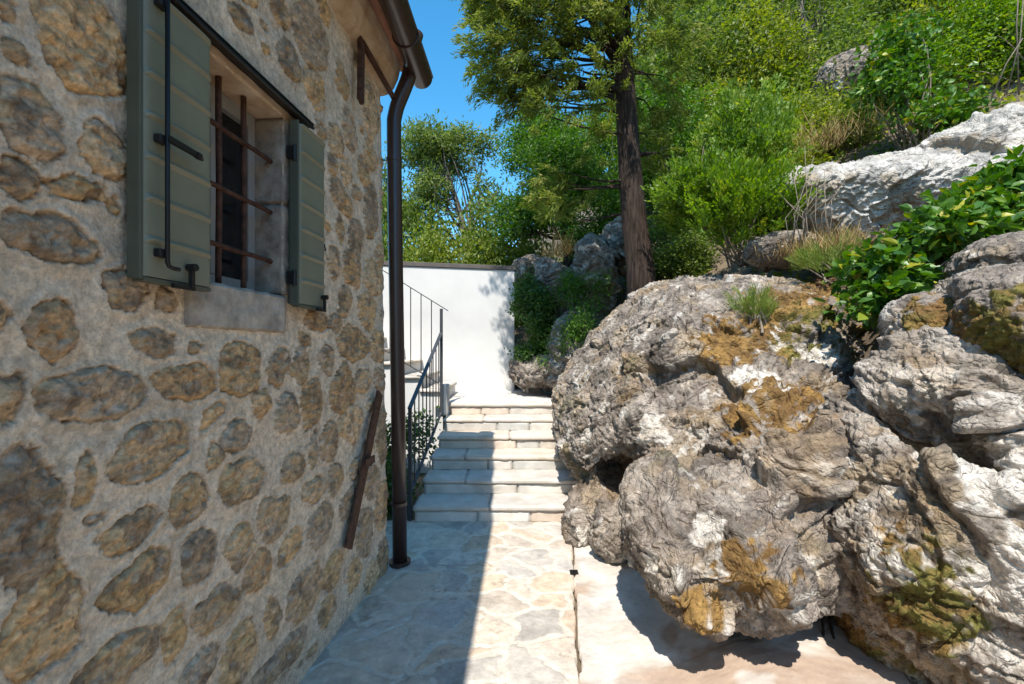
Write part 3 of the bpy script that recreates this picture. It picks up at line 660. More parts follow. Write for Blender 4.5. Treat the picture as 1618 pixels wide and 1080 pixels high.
# railings
lower = thing('iron_railing', 'sloping grey iron railing with a lower bar along the stone steps', 'railing')
upper = thing('iron_railing', 'grey iron handrail climbing left in front of the white wall', 'railing')
A0 = Vector((-.970, 4.33, 1.08)); A1 = Vector((-.930, 5.99, 1.85)); B0 = Vector((-.970, 4.33, .255)); B1 = Vector((-.930, 5.99, .80))
mb = MB(); mb.bar(A0+Vector((0, -.02, -.01)), A1, .040, .012); mb.build('handrail', M['rail'], lower)
mb = MB(); mb.bar(B0, B1, .030, .012); mb.build('bottom_rail', M['rail'], lower)
mb = MB(); mb.box(A0.x-.016, A0.x+.016, A0.y-.016, A0.y+.016, .0, A0.z-.004); mb.build('post', M['rail'], lower)
mb = MB(); mb.box(A1.x-.018, A1.x+.018, A1.y-.018, A1.y+.018, .75, 2.16); mb.build('post', M['rail'], lower)
for k in range(1, 9):
    a = A0.lerp(A1, k/9); b_ = B0.lerp(B1, k/9); mb = MB(); mb.tube([b_, a-Vector((0, 0, .006))], .0075, 6); mb.build('baluster', M['rail'], lower)
U0 = Vector((-.86, 6.13, 2.145)); sl = .62
def up(x, dz=0): return Vector((x, 6.13, U0.z+(U0.x-x)*sl+dz))
mb = MB(); mb.bar(up(-.86), up(-3.2), .040, .012); mb.build('handrail', M['rail'], upper)
mb = MB(); mb.bar(up(-.99, -1.06), up(-3.2, -1.06), .026, .012); mb.build('bottom_rail', M['rail'], upper)
for k in range(1, 16):
    x = -.945-.14*k; mb = MB(); mb.tube([up(x, -1.06), up(x, -.006)], .0075, 6); mb.build('baluster', M['rail'], upper)

# white wall
ww = thing('white_wall', 'tall smooth white plastered wall with a dark coping behind the steps', 'wall')
def wy(x): return 7.94+(x-.044)*.22
mb = MB(); tz = lambda x: 3.075
mb.extrude([(-5, wy(-5), -.06), (.044, wy(.044), -.06), (.044, wy(.044)+.25, -.06), (-5, wy(-5)+.25, -.06)], [(-5, wy(-5), 3.0), (.044, wy(.044), 3.0), (.044, wy(.044)+.25, 3.0), (-5, wy(-5)+.25, 3.0)])
mb.build('wall_panel', M['plaster'], ww, False, .01)
mb = MB(); mb.extrude([(-5, wy(-5)-.02, 3.003), (.06, wy(.044)-.02, 3.003), (.06, wy(.044)+.27, 3.003), (-5, wy(-5)+.27, 3.003)], [(-5, wy(-5)-.02, 3.075), (.06, wy(.044)-.02, 3.075), (.06, wy(.044)+.27, 3.075), (-5, wy(-5)+.27, 3.075)])
mb.build('coping', M['coping'], ww, False, .006)

# ------------------------------------------------------------------ rocks
def ell(P, c, r, rot=None):
    q = P-np.asarray(c)
    if rot is not None: q = q@np.array(Matrix.Rotation(rot[1], 3, rot[0]))
    q = q/np.asarray(r); return (np.sqrt((q*q).sum(1))-1)*min(r)
def smin(a, b, k):
    h = np.clip(.5+.5*(b-a)/k, 0, 1); return b*(1-h)+a*h-k*h*(1-h)
def smax(a, b, k): return -smin(-a, -b, k)
def nearest(V, px, py):
    qx = 809+719*V[:, 0]/np.maximum(V[:, 1], .1); qy = 550-719*(V[:, 2]-EYE)/np.maximum(V[:, 1], .1)
    dd = np.hypot(qx-px, qy-py); dd = np.where(V[:, 1] < .3, 1e9, dd); m_ = dd < max(6, dd.min()*1.05); return np.where(m_, V[:, 1], 1e9).argmin()
def on(o, px, py):
    V = np.empty(len(o.data.vertices)*3, np.float32); o.data.vertices.foreach_get('co', V); V = V.reshape(-1, 3); return V[nearest(V, px, py)].astype(float)
def surface_net(sdf, lo, hi, vx):
    ax_ = [np.arange(lo[k], hi[k]+vx, vx) for k in range(3)]; sh = tuple(len(a_) for a_ in ax_); g = np.empty(sh, np.float32)
    for i, x in enumerate(ax_[0]):
        Yq, Zq = np.meshgrid(ax_[1], ax_[2], indexing='ij'); g[i] = sdf(np.stack([np.full(Yq.size, x), Yq.ravel(), Zq.ravel()], 1)).reshape(Yq.shape)
    neg = g < 0; c8 = [(i, j, k) for i in (0, 1) for j in (0, 1) for k in (0, 1)]
    sl = lambda o_, A_: A_[o_[0]:sh[0]-1+o_[0], o_[1]:sh[1]-1+o_[1], o_[2]:sh[2]-1+o_[2]]
    cnt = sum(sl(c, neg).astype(np.int8) for c in c8); act = np.argwhere((cnt > 0) & (cnt < 8))
    idx = -np.ones(tuple(q-1 for q in sh), np.int64); idx[tuple(act.T)] = np.arange(len(act))
    acc = np.zeros((len(act), 3)); num = np.zeros(len(act))
    gv = {c: g[tuple((act+np.array(c)).T)] for c in c8}
    for c in c8:
        for k in range(3):
            if c[k] == 0:
                d = list(c); d[k] = 1; d = tuple(d); A_, B_ = gv[c], gv[d]; cr = (A_ < 0) != (B_ < 0)
                t_ = np.where(cr, A_/np.where(cr, A_-B_, 1), 0); p = np.tile(np.array(c, float), (len(act), 1)); p[:, k] += t_; acc += p*cr[:, None]; num += cr
    V = (act+acc/num[:, None])*vx+np.array([a_[0] for a_ in ax_])
    F = []
    for k in range(3):
        u_, v_ = (k+1) % 3, (k+2) % 3; A_ = np.moveaxis(neg, k, 0); E = np.moveaxis(A_[:-1] != A_[1:], 0, k); E = E.copy()
        cut_ = [slice(None)]*3; cut_[u_] = slice(1, sh[u_]-1); cut_[v_] = slice(1, sh[v_]-1); off = np.zeros(3, int); off[u_] = 1; off[v_] = 1
        e = np.argwhere(E[tuple(cut_)])+off; eu = np.zeros(3, int); eu[u_] = 1; ev = np.zeros(3, int); ev[v_] = 1
        q = np.stack([idx[tuple((e-eu-ev).T)], idx[tuple((e-ev).T)], idx[tuple(e.T)], idx[tuple((e-eu).T)]], 1)
        fl = ~neg[tuple(e.T)]; q[fl] = q[fl][:, ::-1]; F.append(q)
    return V, np.concatenate(F)
def subdivide(V, F):
    n = len(V); E = np.stack([F, np.roll(F, -1, 1)], -1).reshape(-1, 2); E.sort(1)
    key, inv = np.unique(E[:, 0]*np.int64(n)+E[:, 1], return_inverse=True); mid = (V[key//n]+V[key % n])/2; inv = inv.reshape(-1, 4)+n
    fc = n+len(mid)+np.arange(len(F)); V2 = np.concatenate([V, mid, V[F].mean(1)])
    F2 = np.concatenate([np.stack([F[:, i], inv[:, i], fc, inv[:, i-1]], 1) for i in range(4)]); return V2, F2
def vnormals(V, F):
    fn = np.cross(V[F[:, 2]]-V[F[:, 0]], V[F[:, 3]]-V[F[:, 1]]); nn = np.zeros_like(V)
    for k in range(3): nn[:, k] = sum(np.bincount(F[:, i], fn[:, k], len(V)) for i in range(4))
    return nn/np.maximum(np.linalg.norm(nn, axis=1), 1e-12)[:, None]
def relax(V, F, it=2):
    n = len(V)
    for _ in range(it):
        a_ = np.zeros_like(V); c_ = np.zeros(n)
        for i in range(4):
            for j in (1, 3):
                q = F[:, (i+j) % 4]; c_ += np.bincount(F[:, i], minlength=n)
                for k in range(3): a_[:, k] += np.bincount(F[:, i], V[q, k], n)
        V = V*.4+.6*a_/np.maximum(c_, 1)[:, None]
    return V
def rock(name, label, center, sdf, Rmax=3.2, seed=0, amp=1., fine=1., mat='rock', moss=(), white=(), palette=None, strata=(0.3, .2, 1.), group=None, cat='boulder', mossamt=.5, vx=.05, lev=2, bed=1.):
    c = np.asarray(center, float); q = np.linspace(-Rmax, Rmax, 45); X_, Y_, Z_ = np.meshgrid(q, q, q, indexing='ij'); Pq = np.stack([X_.ravel(), Y_.ravel(), Z_.ravel()], 1)+c
    ins = Pq[sdf(Pq) < q[1]-q[0]]; lo, hi = ins.min(0)-(q[1]-q[0]), ins.max(0)+(q[1]-q[0]); lo[2] = max(lo[2], -.15)
    V, F = surface_net(sdf, lo, hi, vx); cen_ = V[F].mean(1); F = F[(cen_[:, 2] > -.12)]
    for _ in range(lev): V, F = subdivide(V, F); V = relax(V, F, 2)
    us = np.unique(F); mp_ = np.zeros(len(V), np.int64); mp_[us] = np.arange(len(us)); V = V[us]; F = mp_[F]
    nn = vnormals(V, F)
    if ((V-V.mean(0))*nn).sum() < 0: F = F[:, ::-1].copy(); nn = -nn
    P = V+seed*11.3
    sdir = np.array(strata)/np.linalg.norm(strata)
    Pa = P+((P@sdir)*.7)[:, None]*sdir                        # noise squeezed across the bedding
    warp = np.stack([fbm(P, 1.3, 3, seed+1), fbm(P, 1.3, 3, seed+2), fbm(P, 1.3, 3, seed+3)], 1)*.30
    Pw_ = Pa+warp*1.3
    q1, e1_ = facet(Pw_*1.05, seed+5); q2, e2_ = facet(Pw_*2.5, seed+6); q3, e3_ = facet((Pw_+.05*warp)*6.5, seed+7)
    bw = sstep(-.2, .35, fbm(P, .9, 2, seed+8)); rg = ridged(P+warp, 5.0, 5, seed+9, .55)
    soft = lambda e, w_: sstep(0, w_, e)
    tb = (P@sdir)*4.2+.9*fbm(P, 1.1, 4, seed+17)+.15*fbm(P, 6, 3, seed+18); sw = tb-np.floor(tb); sw = np.where(sw < .88, sw/.88, (1-sw)/.12)-.5
    tb2 = (P@sdir)*11+.9*fbm(P, 1.8, 4, seed+19)+.2*fbm(P, 9, 3, seed+20); s2 = tb2-np.floor(tb2); s2 = np.where(s2 < .8, s2/.8, (1-s2)/.2)-.5
    bm_ = sstep(-.15, .25, fbm(P, 1.1, 3, seed+22)); bm2 = sstep(-.1, .3, fbm(P, 1.7, 3, seed+24))
    h = amp*(.07*fbm(P, .9, 3, seed)+.115*q1*soft(e1_, .05)-.04*(1-soft(e1_, .05))+.065*q2*soft(e2_, .06)*(.4+.6*bw)-.022*(1-soft(e2_, .07))*bw+.030*q3*soft(e3_, .08)-.009*(1-soft(e3_, .10))+.012*rg
             +bed*(.050*sw*bm_+.018*s2*bm2))
    h = h+fine*(.009*ridged(P, 13, 3, seed+12, .6)+.006*fbm(P, 34, 3, seed+13)-.014*sstep(.2, .5, fbm(Pa, 8, 3, seed+15)))
    V2 = V+nn*h[:, None]
    n2 = vnormals(V2, F)
    pal_ = palette or GREY
    col = np.tile(np.array(pal_[0]), (len(V2), 1))
    col = mixc(col, pal_[1], sstep(-.1, .5, fbm(P, 2.3, 5, seed+21))*.85)
    col = mixc(col, pal_[2], sstep(.05, .4, fbm(P, 3.7, 5, seed+23))*.9)
    col = mixc(col, [.33,.25,.16], sstep(.12, .5, fbm(P, 3.1, 4, seed+25))*.6)
    ln_ = sstep(.80, 1.0, 1-2.2*np.abs(noise((P+warp)*5.5, seed+41))); ln2 = sstep(.82, 1.0, 1-2.2*np.abs(noise((Pa+warp)*12, seed+43)))
    col = mixc(col, [.045,.038,.032], (.3 if mat == 'white_rock' else 1)*np.clip(ln_*.75*sstep(-.1, .3, fbm(P, 1.6, 3, seed+45))+ln2*.55*sstep(-.1, .3, fbm(P, 2.2, 3, seed+47)), 0, .9))
    wm = sstep(.34, .55, fbm(Pa, 4.6, 5, seed+27, .6))*.75
    for (wc_, wr) in [(V2[nearest(V2, *k_[0])], k_[1]) for k_ in white]: wm = np.maximum(wm, sstep(-.12, .12, (wr-np.linalg.norm(V2-np.asarray(wc_), axis=1))/wr+.9*fbm(P, 6, 4, seed+28)-.15))
    col = mixc(col, [.54,.495,.435], wm)
    def spot(c_):
        if len(c_) == 3 and abs(c_[0]) < 20: return np.asarray(c_)
        return V2[nearest(V2, c_[0], c_[1])]
    mm = np.zeros(len(V2))
    for (mc_, mr_) in [(spot(k_[0]), k_[1]) for k_ in moss]: mm = np.maximum(mm, sstep(-.05, .35, (mr_-np.linalg.norm((V2-np.asarray(mc_)), axis=1))/mr_+.7*fbm(P, 4.5, 4, seed+31)+.9*fbm(P, 17, 4, seed+32)))
    mm = np.maximum(mm, mossamt*sstep(.22, .5, fbm(P, 2.0, 5, seed+33)+.2*(n2[:, 2]-.4)))
    mcol = mixc(np.tile(np.array([.15,.085,.030]), (len(V2), 1)), [.26,.155,.05], sstep(-.3, .4, fbm(P, 9, 4, seed+35)))
    mcol = mixc(mcol, [.13,.12,.03], sstep(.0, .5, fbm(P, 1.4, 3, seed+37)-.4*n2[:, 2]+.1))
    col = col*(1-mm)[:, None]+mcol*mm[:, None]
    V2 = V2+nn*(mm*(.005+.012*fbm(P, 34, 3, seed+39)))[:, None]
    o = mesh_np(name, V2, F, M[mat], col=np.clip(col, .01, .9)); tag(o, label, cat, group); return o

def chip(d, P, c, r, n, seed, lo=.62, hi=.92, k=.05):
    g = np.random.default_rng(seed); q = (P-np.asarray(c))/np.asarray(r)
    for _ in range(n):
        v = g.normal(size=3); v /= np.linalg.norm(v); d = smax(d, (q@v-g.uniform(lo, hi))*min(r), k)
    return d
def pl(P, pt, nrm_):
    n_ = np.asarray(nrm_, float); n_ /= np.linalg.norm(n_); return (P-np.asarray(pt))@n_
GREY = [[.24,.20,.165],[.135,.112,.092],[.345,.295,.245]]
def sdA(P):
    d = ell(P, (2.05, 4.75, .95), (1.60, 1.70, 1.50))
    d = smin(d, ell(P, (2.65, 3.95, 1.30), (.75, .85, .66)), .25)
    d = smin(d, ell(P, (2.48, 3.30, 1.15), (.62, .55, .52)), .2)
    d = smin(d, ell(P, (1.45, 4.35, .95), (.80, .85, .80)), .25)
    d = smin(d, ell(P, (.78, 4.40, .55), (.36, .50, .75)), .2)
    d = smin(d, ell(P, (1.36, 3.50, 1.02), (.52, .46, .25)), .10)
    d = smin(d, ell(P, (1.85, 3.30, 1.02), (.60, .60, .45)), .2)
    d = smin(d, ell(P, (1.80, 2.98, .72), (.42, .46, .50)), .15)
    d = chip(d, P, (1.7, 4.3, .9), (1.55, 1.9, 1.5), 12, 9, .70, .95, .08)
    d = smax(d, -ell(P, (1.00, 3.68, .60), (.27, .42, .19)), .10)
    d = smax(d, pl(P, (.95, 5.0, 1.78), (-.72, -.12, .62)), .15)
    d = smax(d, pl(P, (2.0, 4.2, 2.24), (-.05, -.30, 1)), .2)
    d = smax(d, pl(P, (.42, 4.6, .6), (-1, -.10, .12)), .12)
    return d
def sdD(P):
    d = ell(P, (1.03, 2.55, .62), (.43, .66, .34))
    d = smin(d, ell(P, (.98, 2.10, .50), (.34, .34, .20)), .12)
    d = smin(d, ell(P, (1.10, 2.20, .42), (.26, .36, .25)), .12)
    d = smin(d, ell(P, (.84, 3.08, .42), (.22, .42, .34)), .1)
    d = chip(d, P, (1.0, 2.5, .58), (.50, .80, .42), 20, 5, .60, .90, .025)
    d = smax(d, pl(P, (.95, 2.2, .30), (-.42, -.12, -.90)), .04); d = smax(d, pl(P, (.80, 2.3, .86), (-.55, -.30, .78)), .05)
    d = smin(d, ell(P, (1.48, 3.15, .32), (.42, .42, .46)), .15)
    return d
def sdM(P):
    d = smin(sdA(P), ell(P, (1.66, 2.62, .80), (.36, .44, .46)), .22)
    d = smin(d, ell(P, (1.50, 2.75, .50), (.30, .50, .46)), .2)
    d = smin(d, sdD(P), .24)
    d = smin(d, ell(P, (.66, 4.00, .16), (.19, .26, .30)), .08); d = smin(d, ell(P, (.80, 3.62, .22), (.18, .34, .24)), .08)
    return d
ROCK_A = rock('outcrop', 'huge grey limestone outcrop with brown moss overhanging the path beside the steps', (1.7, 3.9, 1.0), sdM, 3.4, 1, .85, .9, strata=(-.55, .1, .8), vx=.036, lev=2,
     moss=[((1150, 535), .22), ((1265, 465), .40), ((1215, 510), .25), ((1235, 620), .28), ((1180, 650), .18), ((1300, 440), .25), ((1180, 930), .17), ((1120, 960), .10), ((1230, 960), .10)],
     white=[((1195, 600), .17), ((1290, 560), .14), ((1020, 680), .12), ((1230, 525), .12), ((1110, 830), .07), ((1060, 900), .06), ((1140, 990), .08)], mossamt=.35)
def sdB(P):
    d = ell(P, (2.32, 2.2, .82), (.92, .66, .95))
    d = smin(d, ell(P, (2.15, 1.75, .35), (.75, .5, .60)), .2)
    d = chip(d, P, (2.3, 2.15, .75), (.95, .8, 1.05), 18, 12, .62, .92, .05)
    d = smax(d, pl(P, (1.49, 2.2, .90), (-.89, -.10, .45)), .1)
    d = smax(d, pl(P, (1.47, 1.8, .78), (-.75, -.33, -.55)), .06)
    d = smax(d, -ell(P, (1.78, 1.95, 1.30), (.10, .28, .30), ('Y', -.5)), .06)
    return d
rock('boulder', 'tall pale boulder with slanting ledges at the right edge', (2.25, 2.1, .85), sdB, 2.6, 11, .70, 1.0, strata=(-.6, .1, -.7), vx=.028,
     moss=[((1330, 1000), .28), ((1450, 960), .2)], white=[((1440, 620), .15), ((1400, 880), .12), ((1560, 740), .16), ((1590, 900), .14)], mossamt=.4,
     palette=[[.285,.24,.195],[.155,.13,.105],[.41,.36,.305]])
def sdC1(P): return chip(ell(P, at(1490, 525, 2.35), (.27, .27, .22)), P, at(1490, 525, 2.35), (.27, .27, .22), 14, 3)
rock('boulder', 'brown moss covered rock below the broad leaved bush', tuple(at(1490, 525, 2.35)), sdC1, .7, 15, .25, .8, vx=.02, bed=.3, moss=[((1500, 530), .24)], mossamt=.5)
def sdC2(P): return chip(smin(ell(P, at(1625, 530, 1.85), (.24, .28, .24)), ell(P, at(1650, 440, 2.0), (.30, .3, .2)), .08), P, at(1635, 500, 1.9), (.3, .32, .34), 16, 4)
rock('boulder', 'mossy rock cut by the right edge above the pale boulder', tuple(at(1630, 500, 1.9)), sdC2, .9, 18, .3, .8, vx=.022, bed=.3, moss=[((1600, 560), .22)], mossamt=.5)
def sdC3(P): return smin(ell(P, at(1600, 410, 2.5), (.26, .26, .13)), ell(P, at(1530, 480, 2.55), (.16, .26, .15)), .1)
rock('boulder', 'cracked grey rock with dead twigs beside the broad leaved bush', tuple(at(1580, 430, 2.5)), sdC3, .9, 21, .3, .9, vx=.022, bed=.5, mossamt=.2)
# white limestone outcrops
WH = [[.44,.41,.365],[.25,.235,.215],[.54,.505,.455]]
def sdE(P):
    d = smin(ell(P, at(1310, 335, 4.9), (.85, .7, .42)), ell(P, at(1420, 325, 4.7), (.60, .6, .52)), .2)
    d = smin(d, smin(ell(P, at(1500, 285, 4.8), (.55, .6, .50), ('Y', -.5)), ell(P, at(1580, 250, 5.0), (.70, .6, .62), ('Y', -.6)), .15), .15)
    d = smin(d, ell(P, at(1655, 235, 5.0), (.6, .6, .66)), .15)
    return chip(d, P, at(1450, 300, 4.9), (2.0, .9, .95), 12, 8, .68, .95, .06)
rock('limestone_outcrop', 'long sloping white limestone outcrop behind the broad leaved bush', tuple(at(1470, 300, 4.9)), sdE, 2.6, 25, .75, 1.1, 'white_rock', palette=WH, mossamt=.05, strata=(.75, .2, -.5), cat='rock', vx=.045, bed=1.2)
def sdE3(P): return ell(P, at(1240, 395, 4.7), (.36, .35, .18))
rock('boulder', 'small grey rock between the bright shrub and dry grass', tuple(at(1240, 395, 4.7)), sdE3, .8, 33, .25, .8, vx=.03, mossamt=.1)
def sdG(P): return smin(ell(P, at(1370, 115, 8.0), (.8, .6, .45), ('Y', -.3)), ell(P, at(1330, 130, 8.0), (.4, .5, .4)), .2)
rock('boulder', 'grey slanting rock among the green shrubs up the slope', tuple(at(1365, 118, 8.0)), sdG, 1.5, 37, .5, .8, mossamt=.1)
# the shaded cliff behind the steps
cl = [((875, 455, 7.6), (.45, .5, .55), 'knobbly grey rock with ivy in the shade beside the white wall'), ((935, 450, 7.3), (.42, .6, .75), 'dark shaded rock face left of the juniper trunk'),
      ((845, 590, 7.3), (.45, .6, .40), 'low broken rock at the end of the landing'), ((905, 560, 7.0), (.50, .6, .70), 'shaded rock behind the huge boulder'), ((845, 425, 8.6), (.35, .4, .3), 'pale rock on top of the shaded bank'),
      ((985, 385, 7.4), (.45, .5, .62), 'shaded rock right behind the juniper trunk')]
for i, (p, r, lab) in enumerate(cl):
    cc = at(*p); rock('boulder', lab, tuple(cc), (lambda P, cc=cc, r=r, i=i: chip(ell(P, cc, r), P, cc, r, 14, 30+i)), 1.4, 50+i*3, 1.0, 1.0, mossamt=.12)

# ------------------------------------------------------------------ foliage
def leaf_mesh(name, Cn, Dr, Nr, L, Wd, tint, mat, parent=None, fold=.12, six=False):
    Dr = Dr/np.maximum(np.linalg.norm(Dr, axis=1), 1e-6)[:, None]
    S = np.cross(Dr, Nr); S /= np.maximum(np.linalg.norm(S, axis=1), 1e-6)[:, None]; U = np.cross(S, Dr)
    L = np.asarray(L)[:, None]*np.ones((len(Cn), 1)); Wd = np.asarray(Wd)[:, None]*np.ones((len(Cn), 1)); n = len(Cn)
    if not six:
        V = np.stack([Cn, Cn+Dr*L*.45+S*Wd*.5+U*Wd*fold, Cn+Dr*L, Cn+Dr*L*.45-S*Wd*.5+U*Wd*fold], 1).reshape(-1, 3)
        F = np.arange(4*n).reshape(n, 4); tt = np.repeat(tint, 4)
    else:                                                     # rounder blade: two halves meeting at the midrib
        V = np.stack([Cn, Cn+Dr*L*.25+S*Wd*.42+U*Wd*fold, Cn+Dr*L*.62+S*Wd*.46+U*Wd*fold*.8-U*L*.04, Cn+Dr*L-U*L*.14, Cn+Dr*L*.62-S*Wd*.46+U*Wd*fold*.8-U*L*.04, Cn+Dr*L*.25-S*Wd*.42+U*Wd*fold, Cn+Dr*L*.5-U*L*.02], 1).reshape(-1, 3)
        b = np.arange(n)[:, None]*7
        F = np.concatenate([b+np.array([[0, 1, 2, 6]]), b+np.array([[6, 2, 3, 4]]), b+np.array([[0, 6, 4, 5]])], 0); tt = np.repeat(tint, 7)
    return mesh_np(name, V, F, mat, parent, False, tint=np.clip(tt, 0, 1))
def rdir(n, rng):
    v = rng.normal(size=(n, 3)); return v/np.linalg.norm(v, axis=1)[:, None]
def clumps(blobs, n, rng, gap=.0, gscale=.9, seed=0, shell=.45):
    out = []
    vols = np.array([b[1][0]*b[1][1]*b[1][2] for b in blobs])**.8; pr = vols/vols.sum()
    while len(out) < n:
        b = blobs[rng.choice(len(blobs), p=pr)]; d = rdir(1, rng)[0]; r = shell+(1-shell)*rng.random()**.6 if rng.random() < .75 else rng.random()
        p = np.asarray(b[0])+d*r*np.asarray(b[1])
        if gap and noise(p[None]*gscale, seed)[0] < -gap: continue
        out.append(p)
    return np.array(out)
def foliage(name, cen, per, sig, L, Wd, mat, parent, rng, up=.3, droop=0., along=None, six=False, origin=None, fold=.12, tvar=.45, flatten=.7):
    n = len(cen)*per; k = np.repeat(np.arange(len(cen)), per)
    off = rng.normal(size=(n, 3))*sig*np.array([1, 1, flatten])
    if along is not None:                                    # sprays: leaves strung along each clump's own axis
        t_ = rng.random(n); off = off*.35+along[k]*t_[:, None]*(sig*3.2); off[:, 2] -= droop*(t_**2)*sig*2.5
    P = cen[k]+off
    out = off/np.maximum(np.linalg.norm(off, axis=1), 1e-6)[:, None]
    D = out*.6+rdir(n, rng)*.8
    if along is not None: D = along[k]*.9+rdir(n, rng)*.6
    D[:, 2] -= droop
    Nn = rdir(n, rng)*.8; Nn[:, 2] += up*2
    tint = .55+tvar*(rng.random(n)-.5)+.38*(rng.random(len(cen))[k]-.5)*1.5
    l = L*(.6+.8*rng.random(n)); ww_ = Wd*(.6+.8*rng.random(n))
    if origin is not None: P = P-np.asarray(origin)
    return leaf_mesh(name, P, D, Nn, l, ww_, tint, mat, parent, fold, six)
def limb(mb, p, q, r0, r1, rng, bend=.12, n=7, k=7):
    p = np.asarray(p, float); q = np.asarray(q, float); l = np.linalg.norm(q-p); pts = []
    w_ = rdir(1, rng)[0]*l*bend; w2 = rdir(1, rng)[0]*l*bend*.4
    for i in range(n):
        t_ = i/(n-1); pts.append(p+(q-p)*t_+w_*math.sin(math.pi*t_)+w2*math.sin(2*math.pi*t_))
    mb.tube(pts, [r0+(r1-r0)*i/(n-1) for i in range(n)], k, False); return pts
def tree(name, label, base, trunk_pts, trunk_r, blobs, nclump, per, sig, L, Wd, leafm, barkm, rng, nlimb=14, group=None, limb_from=.35, gap=.1, along_droop=None, cat='tree', tseg=10, flatten=.7, twigs=40):
    base = np.asarray(base, float); root = thing(name, label, cat, tuple(base), group)
    cen = clumps(blobs, nclump, rng, gap, .9, int(rng.integers(99)))
    mb = MB(); tp = [np.asarray(p, float)-base for p in trunk_pts]
    mb.tube(tp, trunk_r, tseg); K = len(tp)
    pick = cen[rng.choice(len(cen), min(nlimb+twigs, len(cen)), replace=False)]
    for i, q in enumerate(pick):
        t_ = limb_from+(1-limb_from)*rng.random(); z = tp[0][2]+(tp[-1][2]-tp[0][2])*t_
        z = min(z, (q-base)[2]-.05*abs((q-base)[0])) if q[2]-base[2] > tp[0][2]+.4 else z
        zs = [p_[2] for p_ in tp]; a = np.array([np.interp(z, zs, [p_[k] for p_ in tp]) for k in range(3)])
        r_ = float(np.interp(z, zs, trunk_r)); s_ = r_*(.42 if i < nlimb else .16)
        limb(mb, a, q-base, max(s_, .006), .004, rng, .13, 7, 6 if i < nlimb else 4)
    mb.build('trunk', barkm, root, True)
    if along_droop is None: foliage('crown', cen, per, sig, L, Wd, leafm, root, rng, origin=base, flatten=flatten)
    else:
        ctr = np.array([np.interp(cen[:, 2], [p[2] for p in trunk_pts], [p[k] for p in trunk_pts]) for k in range(2)]).T
        al = np.concatenate([cen[:, :2]-ctr, 0*cen[:, :1]], 1); al /= np.maximum(np.linalg.norm(al, axis=1), .2)[:, None]; al = al*.7+rdir(len(cen), rng)*.6; al[:, 2] += .1
        foliage('crown', cen, per, sig, L, Wd, leafm, root, rng, along=al, droop=along_droop, origin=base)
    return root
rg = np.random.default_rng(21)
A = lambda px, py, Y: tuple(at(px, py, Y))
# the big juniper
jb = at(1012, 440, 5.55); jb.z = 1.7
tp = [(jb.x+.03, 5.55, 1.7), (at(1012, 425, 5.55).x, 5.55, at(0, 425, 5.55).z), A(1002, 350, 5.55), A(994, 250, 5.55), A(988, 150, 5.55), A(984, 60, 5.55), A(980, -40, 5.55), A(975, -250, 5.55), A(972, -420, 5.55)]
jb_blobs = [(A(850, 40, 5.3), (.85, .8, .8)), (A(800, 60, 5.5), (.45, .6, .75)), (A(900, 190, 5.3), (.5, .6, .65)), (A(870, 140, 5.6), (.55, .6, .6)), (A(915, 300, 5.4), (.38, .5, .42)), (A(960, 30, 5.2), (.7, .6, .8)), (A(880, 310, 5.3), (.25, .4, .25)), (A(945, 260, 5.1), (.35, .4, .5)),
            (A(1040, 60, 5.7), (.42, .6, .8)), (A(1030, 190, 5.9), (.35, .5, .55)), (A(820, 120, 5.6), (.35, .45, .45)), (A(850, -150, 5.5), (1.2, 1.1, 1.2)), (A(980, -200, 5.5), (1.1, 1.1, 1.4)), (A(790, -20, 5.5), (.5, .7, .6))]
tree('juniper_tree', 'tall old juniper with a dark stringy trunk standing on the boulder', (jb.x, 5.55, 1.7), tp, [.205, .168, .150, .135, .12, .105, .09, .065, .03], jb_blobs, 1250, 80, .080, .066, .016, M['juniper'], M['bark'], rg, 26, None, .42, .12, .45, tseg=16, twigs=110)
# slender tree behind the white wall
sb = np.array([at(742, 415, 11.5).x, 11.5, 2.0])
blob = [(A(665, 250, 11.5), (.75, .8, .75)), (A(720, 240, 11.5), (.75, .8, .6)), (A(760, 240, 11.5), (.45, .6, .5)), (A(640, 320, 11.5), (.55, .6, .65)), (A(700, 300, 11.5), (.7, .7, .4)), (A(755, 310, 11.6), (.45, .5, .55)), (A(620, 280, 11.5), (.4, .5, .5)), (A(690, 205, 11.5), (.4, .4, .3)), (A(655, 375, 11.4), (.5, .6, .35)), (A(770, 360, 11.8), (.4, .5, .35))]
tree('slender_tree', 'slender open tree with a forked grey trunk behind the white wall', sb, [sb, A(742, 410, 11.5), A(735, 370, 11.5), A(722, 320, 11.5), A(705, 270, 11.5), A(690, 225, 11.5)], [.14, .12, .10, .07, .045, .02], blob, 400, 44, .12, .11, .038, M['ash'], M['bark_grey'], rg, 22, None, .3, .12, twigs=40)
# dense round tree
rb = np.array([at(900, 410, 9.0).x, 9.0, gz(at(900, 410, 9.0).x, 9.0)])
blob = [(A(880, 290, 8.8), (1.05, .9, 1.0)), (A(830, 330, 9.0), (.55, .6, .75)), (A(940, 330, 8.6), (.65, .7, .8)), (A(850, 230, 9.2), (.7, .8, .65)), (A(900, 380, 8.6), (.7, .6, .4)), (A(930, 230, 9.0), (.8, .8, .8))]
tree('evergreen_tree', 'dense round green tree between the slender tree and juniper', rb, [rb, rb+np.array([0, 0, .8]), np.array(A(890, 330, 9)), np.array(A(885, 240, 9))], [.16, .13, .09, .03], blob, 620, 80, .14, .07, .032, M['holm'], M['bark'], rg, 14, None, .3, .03)
